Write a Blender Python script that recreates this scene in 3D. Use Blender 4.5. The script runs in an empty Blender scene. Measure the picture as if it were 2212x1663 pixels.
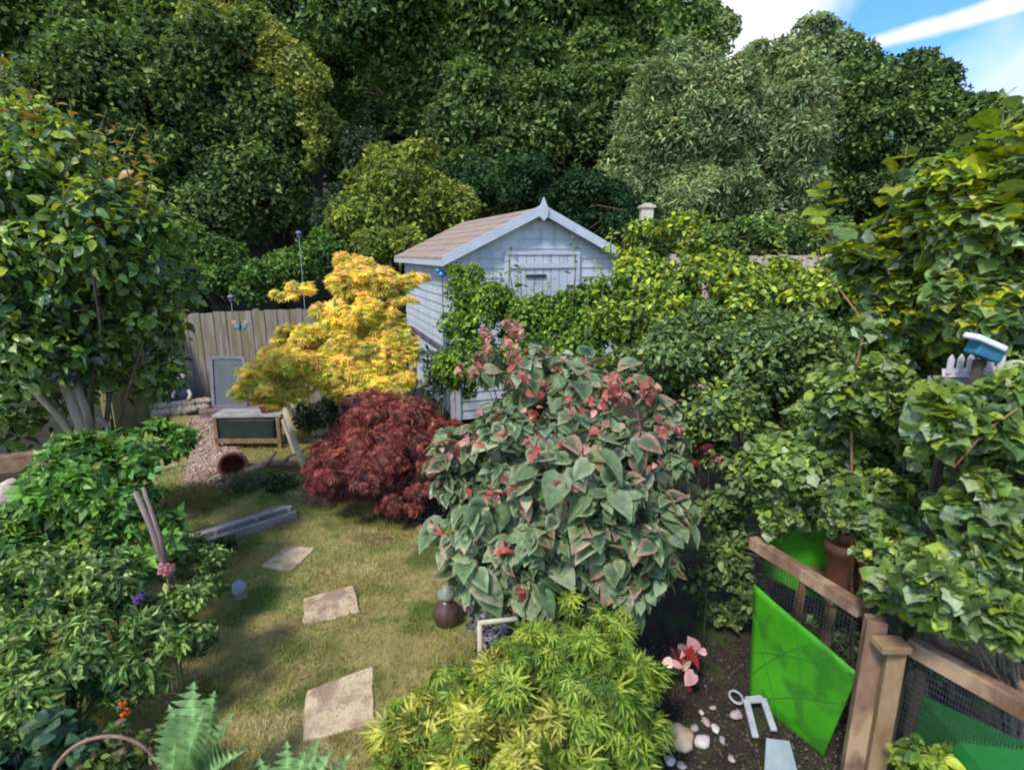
import bpy, math, random
import numpy as np
from mathutils import Vector, Matrix
R = math.radians
rng = np.random.default_rng(7)
random.seed(7)
sc = bpy.context.scene
col = sc.collection

# ---------------------------------------------------------------- camera
EYE, PITCH, F = 2.6, R(13), 1229.0          # F in units of a 2212 px wide picture
cam = bpy.data.cameras.new('camera'); co = bpy.data.objects.new('camera', cam); col.objects.link(co)
co.location = (0, 0, EYE); co.rotation_euler = (R(90) - PITCH, 0, 0)
cam.sensor_width = 36; cam.lens = 36 * F / 2212; cam.clip_start = 0.05; cam.clip_end = 2000
cam.dof.use_dof = True; cam.dof.focus_distance = 5.5; cam.dof.aperture_fstop = 2.4
sc.camera = co
# ---------------------------------------------------------------- world, sun
SUN_EL, SUN_AZ = 50, 212                    # azimuth clockwise from +Y, where the sun stands
w = bpy.data.worlds.new('World'); sc.world = w; w.use_nodes = True
nt = w.node_tree; nt.nodes.clear(); N = nt.nodes.new; L = nt.links.new
out = N('ShaderNodeOutputWorld'); bg = N('ShaderNodeBackground'); bg.inputs[1].default_value = 0.15
sky = N('ShaderNodeTexSky'); sky.sky_type = 'NISHITA'; sky.sun_disc = False
sky.sun_elevation = R(SUN_EL); sky.sun_rotation = R(SUN_AZ); sky.ozone_density = 1.6; sky.air_density = 1.0; sky.dust_density = .4
tc = N('ShaderNodeTexCoord'); mp = N('ShaderNodeMapping'); mp.inputs['Scale'].default_value = (1.3, 1.3, 4.0)
nz = N('ShaderNodeTexNoise'); nz.inputs['Scale'].default_value = 1.7; nz.inputs['Detail'].default_value = 7; nz.inputs['Roughness'].default_value = .55
cr = N('ShaderNodeValToRGB'); cr.color_ramp.elements[0].position = .50; cr.color_ramp.elements[1].position = .66
L(tc.outputs['Generated'], mp.inputs[0]); L(mp.outputs[0], nz.inputs[0]); L(nz.outputs[0], cr.inputs[0])
def vmath(op, a=None, b=None):
    n = N('ShaderNodeVectorMath'); n.operation = op
    for i, s in enumerate((a, b)):
        if s is None: continue
        if hasattr(s, 'links'): L(s, n.inputs[i])
        else: n.inputs[i].default_value = s
    return n
def fmath(op, a, b=None, clamp=False):
    n = N('ShaderNodeMath'); n.operation = op; n.use_clamp = clamp
    for i, s in enumerate((a, b)):
        if s is None: continue
        if hasattr(s, 'links'): L(s, n.inputs[i])
        else: n.inputs[i].default_value = s
    return n.outputs[0]
def raydir(u, v):
    x = (u - 1106) / F; y = -(v - 831.5) / F
    return Vector((x, math.cos(PITCH) + y * math.sin(PITCH), -math.sin(PITCH) + y * math.cos(PITCH)))
# contrail-like streak and cloud banks: great circles / patches of the sky by direction
d1, d2 = raydir(1880, 98).normalized(), raydir(2212, 0).normalized()
pn = d1.cross(d2).normalized()
dist = fmath('ABSOLUTE', vmath('DOT_PRODUCT', tc.outputs['Generated'], tuple(pn)).outputs['Value'])
nz2 = N('ShaderNodeTexNoise'); nz2.inputs['Scale'].default_value = 9; nz2.inputs['Detail'].default_value = 5
L(tc.outputs['Generated'], nz2.inputs[0])
wob = fmath('MULTIPLY', fmath('SUBTRACT', nz2.outputs[0], .5), .022)
streak = fmath('SUBTRACT', 1.0, fmath('MULTIPLY', fmath('ADD', dist, wob), 75), clamp=True)
streak = fmath('MULTIPLY', streak, 1.6, clamp=True)
def patch(u, v, rad, soft):
    d = raydir(u, v).normalized()
    dd = vmath('DISTANCE', tc.outputs['Generated'], tuple(d)).outputs['Value']
    dd = fmath('ADD', dd, fmath('MULTIPLY', fmath('SUBTRACT', nz2.outputs[0], .5), .16))
    return fmath('MULTIPLY', fmath('SUBTRACT', rad, dd), 1 / soft, clamp=True)
c = fmath('MAXIMUM', streak, patch(1590, -30, .16, .07))
c = fmath('MAXIMUM', c, fmath('MULTIPLY', patch(2240, 270, .13, .06), .65))
c = fmath('MAXIMUM', c, fmath('MULTIPLY', patch(2175, 95, .035, .05), .5))
clr = fmath('MULTIPLY', cr.outputs[0], fmath('SUBTRACT', 1.0, patch(2060, 60, .5, .1)))
c = fmath('MAXIMUM', c, clr)
mx = N('ShaderNodeMixRGB'); L(c, mx.inputs[0]); tn = vmath('MULTIPLY', sky.outputs[0], (.80, .89, .98)); mb_ = N('ShaderNodeMixRGB'); L(patch(2060, -40, .62, .3), mb_.inputs[0]); L(tn.outputs[0], mb_.inputs[1]); dv = vmath('MULTIPLY', tn.outputs[0], (.42, .66, .92)); L(dv.outputs[0], mb_.inputs[2]); L(mb_.outputs[0], mx.inputs[1]); mx.inputs[2].default_value = (3.3, 3.4, 3.7, 1)
L(mx.outputs[0], bg.inputs[0]); L(bg.outputs[0], out.inputs[0])
sd = bpy.data.lights.new('sun', 'SUN'); sd.energy = 2.0; sd.angle = R(9); sd.color = (1, .93, .8)
so = bpy.data.objects.new('sun', sd); col.objects.link(so)
sdir = Vector((math.sin(R(SUN_AZ)) * math.cos(R(SUN_EL)), math.cos(R(SUN_AZ)) * math.cos(R(SUN_EL)), math.sin(R(SUN_EL))))
so.rotation_euler = sdir.to_track_quat('Z', 'Y').to_euler(); so.location = sdir * 30
sc.view_settings.view_transform = 'Standard'; sc.view_settings.look = 'None'
sc.view_settings.exposure = 1.15; sc.view_settings.gamma = 1
sc.cycles.filter_width = 2.0
sc.cycles.max_bounces = 6; sc.cycles.diffuse_bounces = 3; sc.cycles.transmission_bounces = 3; sc.cycles.transparent_max_bounces = 4

# ---------------------------------------------------------------- helpers
def P(u, v, Y):
    d = raydir(u, v); t = Y / d.y
    return Vector((d.x * t, Y, EYE + d.z * t))
def G(u, v, z=0.0):
    d = raydir(u, v); t = (z - EYE) / d.z
    return Vector((d.x * t, d.y * t, z))
def M(v, Y):                                # metres per picture px at world distance Y
    return Y / raydir(1106, v).y / F
def tag(o, label=None, cat=None, group=None, kind=None):
    if label: o['label'] = label
    if cat: o['category'] = cat
    if group: o['group'] = group
    if kind: o['kind'] = kind
    return o
def empty(name, loc, label, cat, group=None):
    o = bpy.data.objects.new(name, None); col.objects.link(o); o.location = loc; o.empty_display_size = .1
    return tag(o, label, cat, group)
def link(name, me, m, parent=None):
    o = bpy.data.objects.new(name, me); col.objects.link(o)
    if m: me.materials.append(m)
    if parent:
        o.parent = parent; o.matrix_parent_inverse = Matrix.Translation(-Vector(parent.location))
    return o
def np_mesh(name, co_, tris, colr=None):
    me = bpy.data.meshes.new(name)
    n, t = len(co_), len(tris)
    me.vertices.add(n); me.vertices.foreach_set('co', np.ascontiguousarray(co_, dtype=np.float32).ravel())
    me.loops.add(t * 3); me.loops.foreach_set('vertex_index', np.ascontiguousarray(tris, dtype=np.int32).ravel())
    me.polygons.add(t); me.polygons.foreach_set('loop_start', np.arange(0, t * 3, 3, dtype=np.int32))
    me.polygons.foreach_set('use_smooth', np.ones(t, dtype=bool)); me.update(calc_edges=True)
    if colr is not None:
        a = me.color_attributes.new('leafcol', 'FLOAT_COLOR', 'POINT')
        c4 = np.ones((n, 4), dtype=np.float32); c4[:, :3] = colr
        a.data.foreach_set('color', c4.ravel())
    me.validate()
    return me
class MB:
    def __init__(s): s.v = []; s.f = []
    def add(s, vs, fs):
        k = len(s.v); s.v += [tuple(x) for x in vs]; s.f += [tuple(i + k for i in f) for f in fs]
    def box(s, c, size, rot=None, taper=0):
        hx, hy, hz = size[0] / 2, size[1] / 2, size[2] / 2
        vs = []
        for z in (-1, 1):
            q = 1 - taper if z > 0 else 1
            for x, y in ((-1, -1), (1, -1), (1, 1), (-1, 1)): vs.append(Vector((x * hx * q, y * hy * q, z * hz)))
        if rot is not None: vs = [rot @ v for v in vs]
        s.add([v + Vector(c) for v in vs], [(3, 2, 1, 0), (4, 5, 6, 7), (0, 1, 5, 4), (1, 2, 6, 5), (2, 3, 7, 6), (3, 0, 4, 7)])
    def bar(s, a, b, w_, h_, up=(0, 0, 1)):
        a, b = Vector(a), Vector(b); d = (b - a); ln = d.length; d.normalize()
        x = d.cross(Vector(up)).normalized(); z = x.cross(d)
        s.box((a + b) / 2, (w_, ln, h_), Matrix((x, d, z)).transposed())
    def tube(s, pts, rad, n=7, closed=False):
        pts = [Vector(p) for p in pts]; m = len(pts)
        if not hasattr(rad, '__len__'): rad = [rad] * m
        k = len(s.v); prev = None
        for i, p in enumerate(pts):
            if closed: t = pts[(i + 1) % m] - pts[i - 1]
            else: t = pts[min(i + 1, m - 1)] - pts[max(i - 1, 0)]
            t.normalize()
            if prev is None: x = t.orthogonal().normalized()
            else: x = (prev - t * prev.dot(t)).normalized()
            prev = x; y = t.cross(x)
            for j in range(n):
                a = 2 * math.pi * j / n; s.v.append(tuple(p + (x * math.cos(a) + y * math.sin(a)) * rad[i]))
        for i in range(m if closed else m - 1):
            for j in range(n):
                a, b = k + i * n + j, k + i * n + (j + 1) % n
                c_, d = k + ((i + 1) % m) * n + (j + 1) % n, k + ((i + 1) % m) * n + j
                s.f.append((a, b, c_, d))
        if not closed:
            s.f.append(tuple(k + j for j in range(n))[::-1]); s.f.append(tuple(k + (m - 1) * n + j for j in range(n)))
    def lathe(s, c, prof, n=20):
        c = Vector(c); k = len(s.v)
        for r, z in prof:
            for j in range(n):
                a = 2 * math.pi * j / n; s.v.append((c.x + r * math.cos(a), c.y + r * math.sin(a), c.z + z))
        for i in range(len(prof) - 1):
            for j in range(n):
                a, b = k + i * n + j, k + i * n + (j + 1) % n
                s.f.append((a, b, b + n, a + n))
        s.f.append(tuple(k + j for j in range(n))[::-1]); s.f.append(tuple(k + (len(prof) - 1) * n + j for j in range(n)))
    def rock(s, c, r, seed=0, sq=.6, nlat=6, nlon=9):
        g = np.random.default_rng(seed); c = Vector(c); k = len(s.v)
        ph = g.random(6) * 6; ax = .8 + g.random(2) * .5
        s.v.append((c.x, c.y, c.z - r * sq))
        for i in range(1, nlat):
            th = math.pi * i / nlat
            for j in range(nlon):
                a = 2 * math.pi * j / nlon
                q = 1 + .13 * math.sin(2 * a + ph[0]) + .1 * math.sin(3 * a + ph[1] + th * 2) + .08 * math.sin(th * 4 + ph[2]) + .05 * math.sin(5 * a + ph[3])
                s.v.append((c.x + r * q * ax[0] * math.sin(th) * math.cos(a), c.y + r * q * ax[1] * math.sin(th) * math.sin(a), c.z - r * sq * math.cos(th) * q))
        s.v.append((c.x, c.y, c.z + r * sq)); top = len(s.v) - 1
        for j in range(nlon):
            s.f.append((k, k + 1 + (j + 1) % nlon, k + 1 + j)); b = top - nlon; s.f.append((b + j, b + (j + 1) % nlon, top))
        for i in range(nlat - 2):
            for j in range(nlon):
                a = k + 1 + i * nlon + j; b = k + 1 + i * nlon + (j + 1) % nlon
                s.f.append((a, b, b + nlon, a + nlon))
    def build(s, name, m, parent=None, smooth=False, bevel=0):
        me = bpy.data.meshes.new(name); me.from_pydata(s.v, [], s.f); me.validate()
        if smooth: me.polygons.foreach_set('use_smooth', [True] * len(me.polygons))
        o = link(name, me, m, parent)
        if bevel:
            b = o.modifiers.new('bevel', 'BEVEL'); b.width = bevel; b.segments = 2; b.limit_method = 'ANGLE'
        return o

def mat(name, c1, c2=None, scale=8, rough=.8, bump=.3, stretch=(1, 1, 1), spec=.3, metal=0, detail=6, lo=.35, hi=.65, c3=None, s3=30):
    m = bpy.data.materials.new(name); m.use_nodes = True; t = m.node_tree; n = t.nodes; l = t.links.new
    b = n['Principled BSDF']; b.inputs['Roughness'].default_value = rough; b.inputs['Metallic'].default_value = metal
    b.inputs['Specular IOR Level'].default_value = spec
    tcn = n.new('ShaderNodeTexCoord'); mpn = n.new('ShaderNodeMapping'); mpn.inputs['Scale'].default_value = stretch
    ns = n.new('ShaderNodeTexNoise'); ns.inputs['Scale'].default_value = scale; ns.inputs['Detail'].default_value = detail; ns.inputs['Roughness'].default_value = .65
    l(tcn.outputs['Object'], mpn.inputs[0]); l(mpn.outputs[0], ns.inputs[0])
    rp = n.new('ShaderNodeValToRGB'); e = rp.color_ramp.elements; e[0].position = lo; e[1].position = hi
    e[0].color = (*c1, 1); e[1].color = (*(c2 or c1), 1); l(ns.outputs[0], rp.inputs[0])
    src = rp.outputs[0]
    if c3:
        n3 = n.new('ShaderNodeTexNoise'); n3.inputs['Scale'].default_value = s3; n3.inputs['Detail'].default_value = 4; l(mpn.outputs[0], n3.inputs[0])
        r3 = n.new('ShaderNodeValToRGB'); r3.color_ramp.elements[0].position = .5; r3.color_ramp.elements[1].position = .62; l(n3.outputs[0], r3.inputs[0])
        mm = n.new('ShaderNodeMixRGB'); l(r3.outputs[0], mm.inputs[0]); l(src, mm.inputs[1]); mm.inputs[2].default_value = (*c3, 1); src = mm.outputs[0]
    l(src, b.inputs['Base Color'])
    if bump:
        bp = n.new('ShaderNodeBump'); bp.inputs['Strength'].default_value = bump; bp.inputs['Distance'].default_value = .02
        l(ns.outputs[0], bp.inputs['Height']); l(bp.outputs[0], b.inputs['Normal'])
    return m
def leafmat(name, rough=.5, spec=.35, trans=.3, vary=.35, scale=25, warm=(1.25, 1.2, .5)):
    m = bpy.data.materials.new(name); m.use_nodes = True; t = m.node_tree; n = t.nodes; l = t.links.new
    b = n['Principled BSDF']; b.inputs['Roughness'].default_value = rough; b.inputs['Specular IOR Level'].default_value = spec
    at = n.new('ShaderNodeAttribute'); at.attribute_name = 'leafcol'
    tcn = n.new('ShaderNodeTexCoord'); ns = n.new('ShaderNodeTexNoise'); ns.inputs['Scale'].default_value = scale; ns.inputs['Detail'].default_value = 4
    l(tcn.outputs['Object'], ns.inputs[0])
    mr = n.new('ShaderNodeMapRange'); mr.inputs[1].default_value = .3; mr.inputs[2].default_value = .7; mr.inputs[3].default_value = 1 - vary; mr.inputs[4].default_value = 1 + vary
    l(ns.outputs[0], mr.inputs[0])
    vm = n.new('ShaderNodeVectorMath'); vm.operation = 'SCALE'; l(at.outputs['Color'], vm.inputs[0]); l(mr.outputs[0], vm.inputs['Scale'])
    l(vm.outputs[0], b.inputs['Base Color'])
    v2 = n.new('ShaderNodeVectorMath'); v2.operation = 'MULTIPLY'; l(vm.outputs[0], v2.inputs[0]); v2.inputs[1].default_value = warm
    tr = n.new('ShaderNodeBsdfTranslucent'); l(v2.outputs[0], tr.inputs[0])
    ms = n.new('ShaderNodeMixShader'); ms.inputs[0].default_value = trans
    l(b.outputs[0], ms.inputs[1]); l(tr.outputs[0], ms.inputs[2]); l(ms.outputs[0], n['Material Output'].inputs[0])
    return m
LM = leafmat('leaf_far', .65, .2, .32, .3, 1.3, (1.15, 1.2, .5))
LN = leafmat('leaf_near', .5, .4, .32, .3, 34)
LG = leafmat('leaf_glossy', .42, .5, .34, .3, 44)
LR = leafmat('leaf_red', .6, .25, .3, .3, 12, (1.5, .7, .6))
LY = leafmat('leaf_yellow', .55, .3, .42, .2, 12, (1.15, 1.1, .5))
GR = leafmat('grass_blade', .7, .2, .25, .2, 3)
BARK = mat('bark', (.09, .07, .05), (.22, .19, .15), 14, .9, .8, (1, 1, .25))
BARKD = mat('bark_dark', (.03, .025, .018), (.08, .065, .05), 10, .9, .8, (1, 1, .25))
STEMR = mat('red_stem', (.28, .03, .03), (.4, .09, .06), 20, .5, .1)
STEMG = mat('green_stem', (.1, .14, .03), (.2, .16, .07), 20, .6, .1)

# ---------------------------------------------------------------- leaf templates: verts, tris, edge mask
def tmpl(vs, ts, mask=None): return (np.array(vs, float), np.array(ts, int), np.array(mask if mask is not None else [0] * len(vs), float))
T_SIMPLE = tmpl([(0, 0, 0), (-.3, .45, .08), (0, 1, -.08), (.3, .45, .08)], [(0, 2, 1), (0, 3, 2)])
def _oval(wd, bend=.16, fold=.07):
    v = [(0, 0, 0), (0, .35, -.0), (0, .7, -bend * .4), (0, 1, -bend)]
    for s in (-1, 1): v += [(s * wd * .8, .22, fold), (s * wd, .5, fold * 1.1), (s * wd * .55, .8, fold * .3 - bend * .5)]
    t = []
    for k, s in ((4, -1), (7, 1)):
        q = [(0, 1, k), (1, k + 1, k), (1, 2, k + 1), (2, k + 2, k + 1), (2, 3, k + 2)]
        t += q if s < 0 else [(a, c_, b) for a, b, c_ in q]
    return tmpl(v, t, [0, 0, 0, .6, .8, .8, .8, .8, .8, .8])
T_OVAL = _oval(.27); T_LANCE = _oval(.15, .25); T_ROUND = _oval(.4, .1)
def _heart():
    v = [(0, 0, 0), (0, .3, -.01), (0, .6, -.06), (0, .85, -.16), (0, 1.08, -.28)]; m = [.2, 0, 0, .2, 1]
    for s in (-1, 1):
        v += [(s * .2, -.1, .03), (s * .42, .08, .08), (s * .43, .36, .06), (s * .3, .66, -.02), (s * .12, .9, -.16), (s * .24, .28, .045)]; m += [.8, 1, 1, 1, 1, 0]
    t = []
    for k, s in ((5, -1), (11, 1)):
        c_ = k + 5
        q = [(0, c_, k), (k, c_, k + 1), (k + 1, c_, k + 2), (k + 2, c_, k + 3), (0, 1, c_), (1, 2, c_), (2, k + 3, c_), (2, 3, k + 3), (3, k + 4, k + 3), (3, 4, k + 4)]
        t += q if s < 0 else [(a, d, b) for a, b, d in q]
    return tmpl(v, t, m)
T_HEART = _heart()
def _vine():
    o = [(0, 0, 0), (-.22, -.12, .03), (-.44, .06, .0), (-.44, .26, .05), (-.5, .48, -.02), (-.34, .62, .04), (-.18, .82, .02), (0, .98, -.12),
         (.18, .82, .02), (.34, .62, .04), (.5, .48, -.02), (.44, .26, .05), (.44, .06, .0), (.22, -.12, .03)]
    v = o + [(0, .34, -.05)]; n = len(o); return tmpl(v, [(n, (i + 1) % n, i) for i in range(n)], [0] + [.7] * 13 + [0])
T_VINE = _vine()
def _palm(k, spread, wd, droop, lens=None):
    v, t, m = [], [], []
    for i in range(k):
        a = R(spread * (i / (k - 1) - .5)); ln = (1 - .35 * abs(i / (k - 1) - .5) * 2)
        dx, dy = math.sin(a), math.cos(a); b = len(v)
        v += [(0, 0, 0), (dx * ln * .45 - dy * wd, dy * ln * .45 + dx * wd, -droop * .2 + .02), (dx * ln, dy * ln, -droop * ln), (dx * ln * .45 + dy * wd, dy * ln * .45 - dx * wd, -droop * .2 + .02)]
        t += [(b, b + 2, b + 1), (b, b + 3, b + 2)]; m += [0, .3, 1, .3]
    return tmpl(v, t, m)
T_ACER = _palm(7, 230, .09, .3); T_LACE = _palm(7, 170, .045, .55); T_TRI = _palm(3, 150, .24, .2); T_FIVE = _palm(5, 190, .17, .2)
T_BLADE = tmpl([(-.04, 0, 0), (.04, 0, 0), (.02, .55, .05), (0, 1, .22)], [(0, 1, 2), (0, 2, 3)])

def nrm(a): return a / np.maximum(np.linalg.norm(a, axis=1, keepdims=True), 1e-9)
def scatter(pos, nor, fwd, size, tm, c_main, c_edge=None):
    tv, tt, tmk = tm; n = len(pos); k = len(tv)
    z = nrm(nor); y = nrm(fwd - z * np.sum(fwd * z, axis=1, keepdims=True)); x = np.cross(y, z)
    s = size[:, None, None]
    V = pos[:, None, :] + s * (tv[None, :, 0:1] * x[:, None, :] + tv[None, :, 1:2] * y[:, None, :] + tv[None, :, 2:3] * z[:, None, :])
    Tt = tt[None] + (np.arange(n) * k)[:, None, None]
    if c_edge is None: c_edge = c_main * 1.08
    C = c_main[:, None, :] * (1 - tmk[None, :, None]) + c_edge[:, None, :] * tmk[None, :, None]
    return V.reshape(-1, 3), Tt.reshape(-1, 3), C.reshape(-1, 3)
def join(parts):
    vs, ts, cs, k = [], [], [], 0
    for v, t, c_ in parts: vs.append(v); ts.append(t + k); cs.append(c_); k += len(v)
    return np.concatenate(vs), np.concatenate(ts), np.concatenate(cs)
def field(p, f, seed):
    g = np.random.default_rng(seed); v = np.zeros(len(p))
    for i in range(5):
        k = g.normal(size=3); k /= np.linalg.norm(k); v += np.sin(p @ k * f * (1 + .6 * i) + g.random() * 6.28) / (1 + .5 * i)
    return v / 2.2
def ell(u, v, ru, rv, Y, ry=None):
    m = M(v, Y); c_ = P(u, v, Y); rx = ru * m; rz = rv * m
    return (np.array(c_), np.array([rx, ry if ry else (rx + rz) / 2, rz]))
def lobes(ells, n, frac, seed, zmin=.1, back=.35, core=.45):
    g = np.random.default_rng(seed); out = []
    vol = np.array([e[1][0] * e[1][2] for e in ells]); vol /= vol.sum()
    for e, q in zip(ells, vol):
        k = max(3, int(n * q)); j = 0
        while j < k:
            d = g.normal(size=3); d /= np.linalg.norm(d)
            if d[1] > .25 and g.random() > back: continue
            r = core + (1 - core) * g.random() ** .6
            c_ = e[0] + d * e[1] * r * .86; lr = frac * (e[1][0] * e[1][2]) ** .5 * (.55 + .8 * g.random())
            if c_[2] - lr * .5 < zmin: c_[2] = zmin + lr * .5
            out.append((c_, lr, g.normal())); j += 1
    return out
def cloud(lb, n, size, tm, pal, seed, out_=.6, up=.5, jit=.55, droop=.35, shell=.5, gap=.0, gapf=3., tip=None, tipw=0., edge=None, sq=.85, szv=.35, clump=.12, back=.5, zmin=.02, warm=.6):
    """pal: list of (rgb, weight)"""
    g = np.random.default_rng(seed)
    C = np.array([a[0] for a in lb]); Rr = np.array([a[1] for a in lb]); H = np.array([a[2] for a in lb])
    pr = Rr ** 2; pr /= pr.sum(); idx = g.choice(len(lb), n, p=pr)
    d = nrm(g.normal(size=(n, 3))); flip = (d[:, 1] > 0.1) & (g.random(n) > back); d[flip, 1] *= -1
    flip = (d[:, 2] < -.2) & (g.random(n) > .55); d[flip, 2] *= -1
    rad = 1 - shell * g.random(n) ** 2 + .12 * g.random(n) ** 3
    pos = C[idx] + d * (Rr[idx] * rad)[:, None] * np.array([1, 1, sq])
    keep = pos[:, 2] > zmin
    if gap: keep &= field(pos, gapf, seed) > (-1.2 + gap * 1.2)
    pos, d, idx = pos[keep], d[keep], idx[keep]; n = len(pos)
    nor = d * out_ + np.array([0, 0, up]) + g.normal(size=(n, 3)) * jit
    fwd = g.normal(size=(n, 3)) * .9 + d * .5 - np.array([0, 0, droop * 1.3])
    size_ = size * (1 + szv * (g.random(n) * 2 - 1))
    cols = np.array([p[0] for p in pal], float); wt = np.array([p[1] for p in pal], float); wt /= wt.sum()
    ci = g.choice(len(pal), n, p=wt); c_ = cols[ci]
    c_ = c_ * (1 + clump * H[idx] + .26 * g.normal(size=n)).clip(.35, 2.0)[:, None]
    hy = (H[idx] * .5 + g.normal(size=n) * .35)[:, None] * warm
    c_ = c_ * np.concatenate([1 + .45 * hy, 1 + .14 * hy, 1 - .3 * hy], 1).clip(.3, 2)
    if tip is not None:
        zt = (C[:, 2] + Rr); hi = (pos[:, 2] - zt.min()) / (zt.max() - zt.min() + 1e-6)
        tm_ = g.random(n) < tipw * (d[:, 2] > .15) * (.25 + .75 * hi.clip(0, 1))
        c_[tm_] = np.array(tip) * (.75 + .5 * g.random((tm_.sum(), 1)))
    ce = None
    if edge is not None:
        ce = np.array(edge)[g.integers(0, len(edge), n)] * (.8 + .4 * g.random((n, 1)))
    return scatter(pos, nor, fwd, size_, tm, c_, ce)
def plant(name, label, cat, base, lb, parts, lmat, bark=BARK, tr=.03, limbs=8, trunk='trunk', crown='foliage', group=None, limb_r=.4, seed=1, stems=1):
    root = empty(name, base, label, cat, group)
    v, t, c_ = join(parts); link(crown, np_mesh(crown, v, t, c_), lmat, root)
    mb = MB(); g = random.Random(seed); base = Vector(base)
    cen = Vector(np.mean([a[0] for a in lb], axis=0)); zt = max(a[0][2] for a in lb)
    for s_ in range(stems):
        b = base + (Vector((g.uniform(-1, 1), g.uniform(-1, 1), 0)) * tr * 3 if stems > 1 else Vector((0, 0, 0)))
        b.z -= .05
        top = Vector((cen.x * .8 + b.x * .2, cen.y * .8 + b.y * .2, (cen.z + zt) / 2)) + Vector((g.uniform(-1, 1), g.uniform(-1, 1), 0)) * tr * (4 if stems > 1 else 1)
        pts = [b.lerp(top, i / 5) + Vector((g.uniform(-1, 1), g.uniform(-1, 1), 0)) * tr * .7 * (i > 0) for i in range(6)]
        mb.tube(pts, [tr * (1.25 - .85 * i / 5) for i in range(6)], 8)
        for k in range(limbs):
            a = g.choice(lb); e = Vector(a[0]); i0 = g.randint(1, 4); s0 = pts[i0]
            mid = s0.lerp(e, .5) + Vector((g.uniform(-.1, .1), g.uniform(-.1, .1), .1)) * (e - s0).length
            r0 = tr * limb_r * g.uniform(.7, 1.1); mb.tube([s0, mid, e], [r0, r0 * .65, r0 * .25], 5)
    mb.build(trunk, bark, root, True)
    return root

# ================================================================ THE SETTING
def gz(x, y):                               # ground height
    a = max(0, min(1, (y - 5.9) / .8)) * max(0, min(1, (x + 1.3) / .8)) * .5
    hill = max(0, y - 11.5) * .22
    return a * (y < 11.5 or 1) + hill
nx, ny = 90, 110
xs = np.linspace(-60, 60, nx); xs = np.sign(xs) * (np.abs(xs) / 60) ** 2 * 60
ys = -6 + (np.linspace(0, 1, ny) ** 1.8) * 120
gv = [(x, y, gz(x, y) + .012 * math.sin(x * 5) * math.cos(y * 4)) for y in ys for x in xs]
gf = [(j * nx + i, j * nx + i + 1, (j + 1) * nx + i + 1, (j + 1) * nx + i) for j in range(ny - 1) for i in range(nx - 1)]
me = bpy.data.meshes.new('ground'); me.from_pydata(gv, [], gf); me.polygons.foreach_set('use_smooth', [True] * len(gf))
tag(link('ground', me, mat('soil', (.014, .011, .009), (.04, .03, .022), 9, .95, .8, c3=(.03, .045, .012), s3=4)), kind='structure')

def sheet(name, poly, z, m, res=.12, amp=.006, jag=.03, seed=3):
    g = random.Random(seed); poly = [Vector((p[0], p[1])) for p in poly]
    xs_ = [p.x for p in poly]; ys_ = [p.y for p in poly]
    def inside(x, y):
        c_ = False; n = len(poly)
        for i in range(n):
            a, b = poly[i], poly[i - 1]
            if (a.y > y) != (b.y > y) and x < (b.x - a.x) * (y - a.y) / (b.y - a.y) + a.x: c_ = not c_
        return c_
    vs, fs, ids = [], [], {}
    def vid(i, j):
        if (i, j) not in ids:
            x = min(xs_) + i * res; y = min(ys_) + j * res; ids[(i, j)] = len(vs)
            vs.append((x + jag * math.sin(i * 7.3 + j * 3.1), y + jag * math.sin(i * 2.9 + j * 5.7), z + amp * (math.sin(x * 6) + math.sin(y * 5 + x * 2))))
        return ids[(i, j)]
    for i in range(int((max(xs_) - min(xs_)) / res) + 1):
        for j in range(int((max(ys_) - min(ys_)) / res) + 1):
            if inside(min(xs_) + (i + .5) * res, min(ys_) + (j + .5) * res): fs.append((vid(i, j), vid(i + 1, j), vid(i + 1, j + 1), vid(i, j + 1)))
    me_ = bpy.data.meshes.new(name); me_.from_pydata(vs, [], fs); me_.polygons.foreach_set('use_smooth', [True] * len(fs))
    return link(name, me_, m), inside, (min(xs_), max(xs_), min(ys_), max(ys_))
lawn_poly = [(-3.4, 1.2), (.35, 1.2), (.25, 2.4), (-.15, 3.0), (-.35, 3.8), (-.3, 5.05), (-1.3, 5.2), (-1.6, 5.9), (-2.2, 6.6), (-3.4, 8.9), (-5.5, 8.9), (-5.0, 5), (-3.8, 3)]
lawn, lawn_in, lb_ = sheet('lawn', lawn_poly, .03, mat('moss_turf', (.2, .155, .065), (.31, .26, .1), 5, .95, .6, c3=(.07, .1, .02), s3=2.2), .07, .004, .015)
tag(lawn, kind='structure')
pth = [G(418, 905), G(480, 905), G(505, 1048), G(395, 1052), G(410, 980)]
pth, p_in, _ = sheet('path', [pth[0], pth[1], G(520, 990), pth[2], pth[3], pth[4]], .052, mat('bark_chips', (.2, .13, .095), (.42, .29, .22), 45, .9, .9), .06, .003, .012)
tag(pth, kind='structure')

# grass blades and moss: nobody could count it
g = np.random.default_rng(11); n = 230000
x = lb_[0] + (lb_[1] - lb_[0]) * g.random(n); y = 1.5 + (lb_[3] - 1.5) * g.random(n) ** 1.5
keep = np.array([lawn_in(a, b) and not p_in(a, b) for a, b in zip(x, y)]); x, y = x[keep], y[keep]; n = len(x)
pos = np.stack([x, y, np.full(n, .028)], 1)
f1 = field(pos * [1, 1, 0], 2.2, 5); f2 = field(pos * [1, 1, 0], 5.5, 6); f3 = field(pos * [1, 1, 0], 1.2, 8)
ca = np.array([.29, .28, .08]); cb = np.array([.19, .29, .06]); cc = np.array([.54, .46, .25]); cd = np.array([.24, .16, .095])
cg = np.where((f1 > .35)[:, None], cb, ca); cg = np.where((f2 > .55)[:, None], cc, cg); cg = np.where(((f3 + .5 * f2) > .55)[:, None], cd, cg)
cg = cg * (.7 + .6 * g.random((n, 1)))
bare = (f2 * .7 + f3) < -1.9
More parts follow.
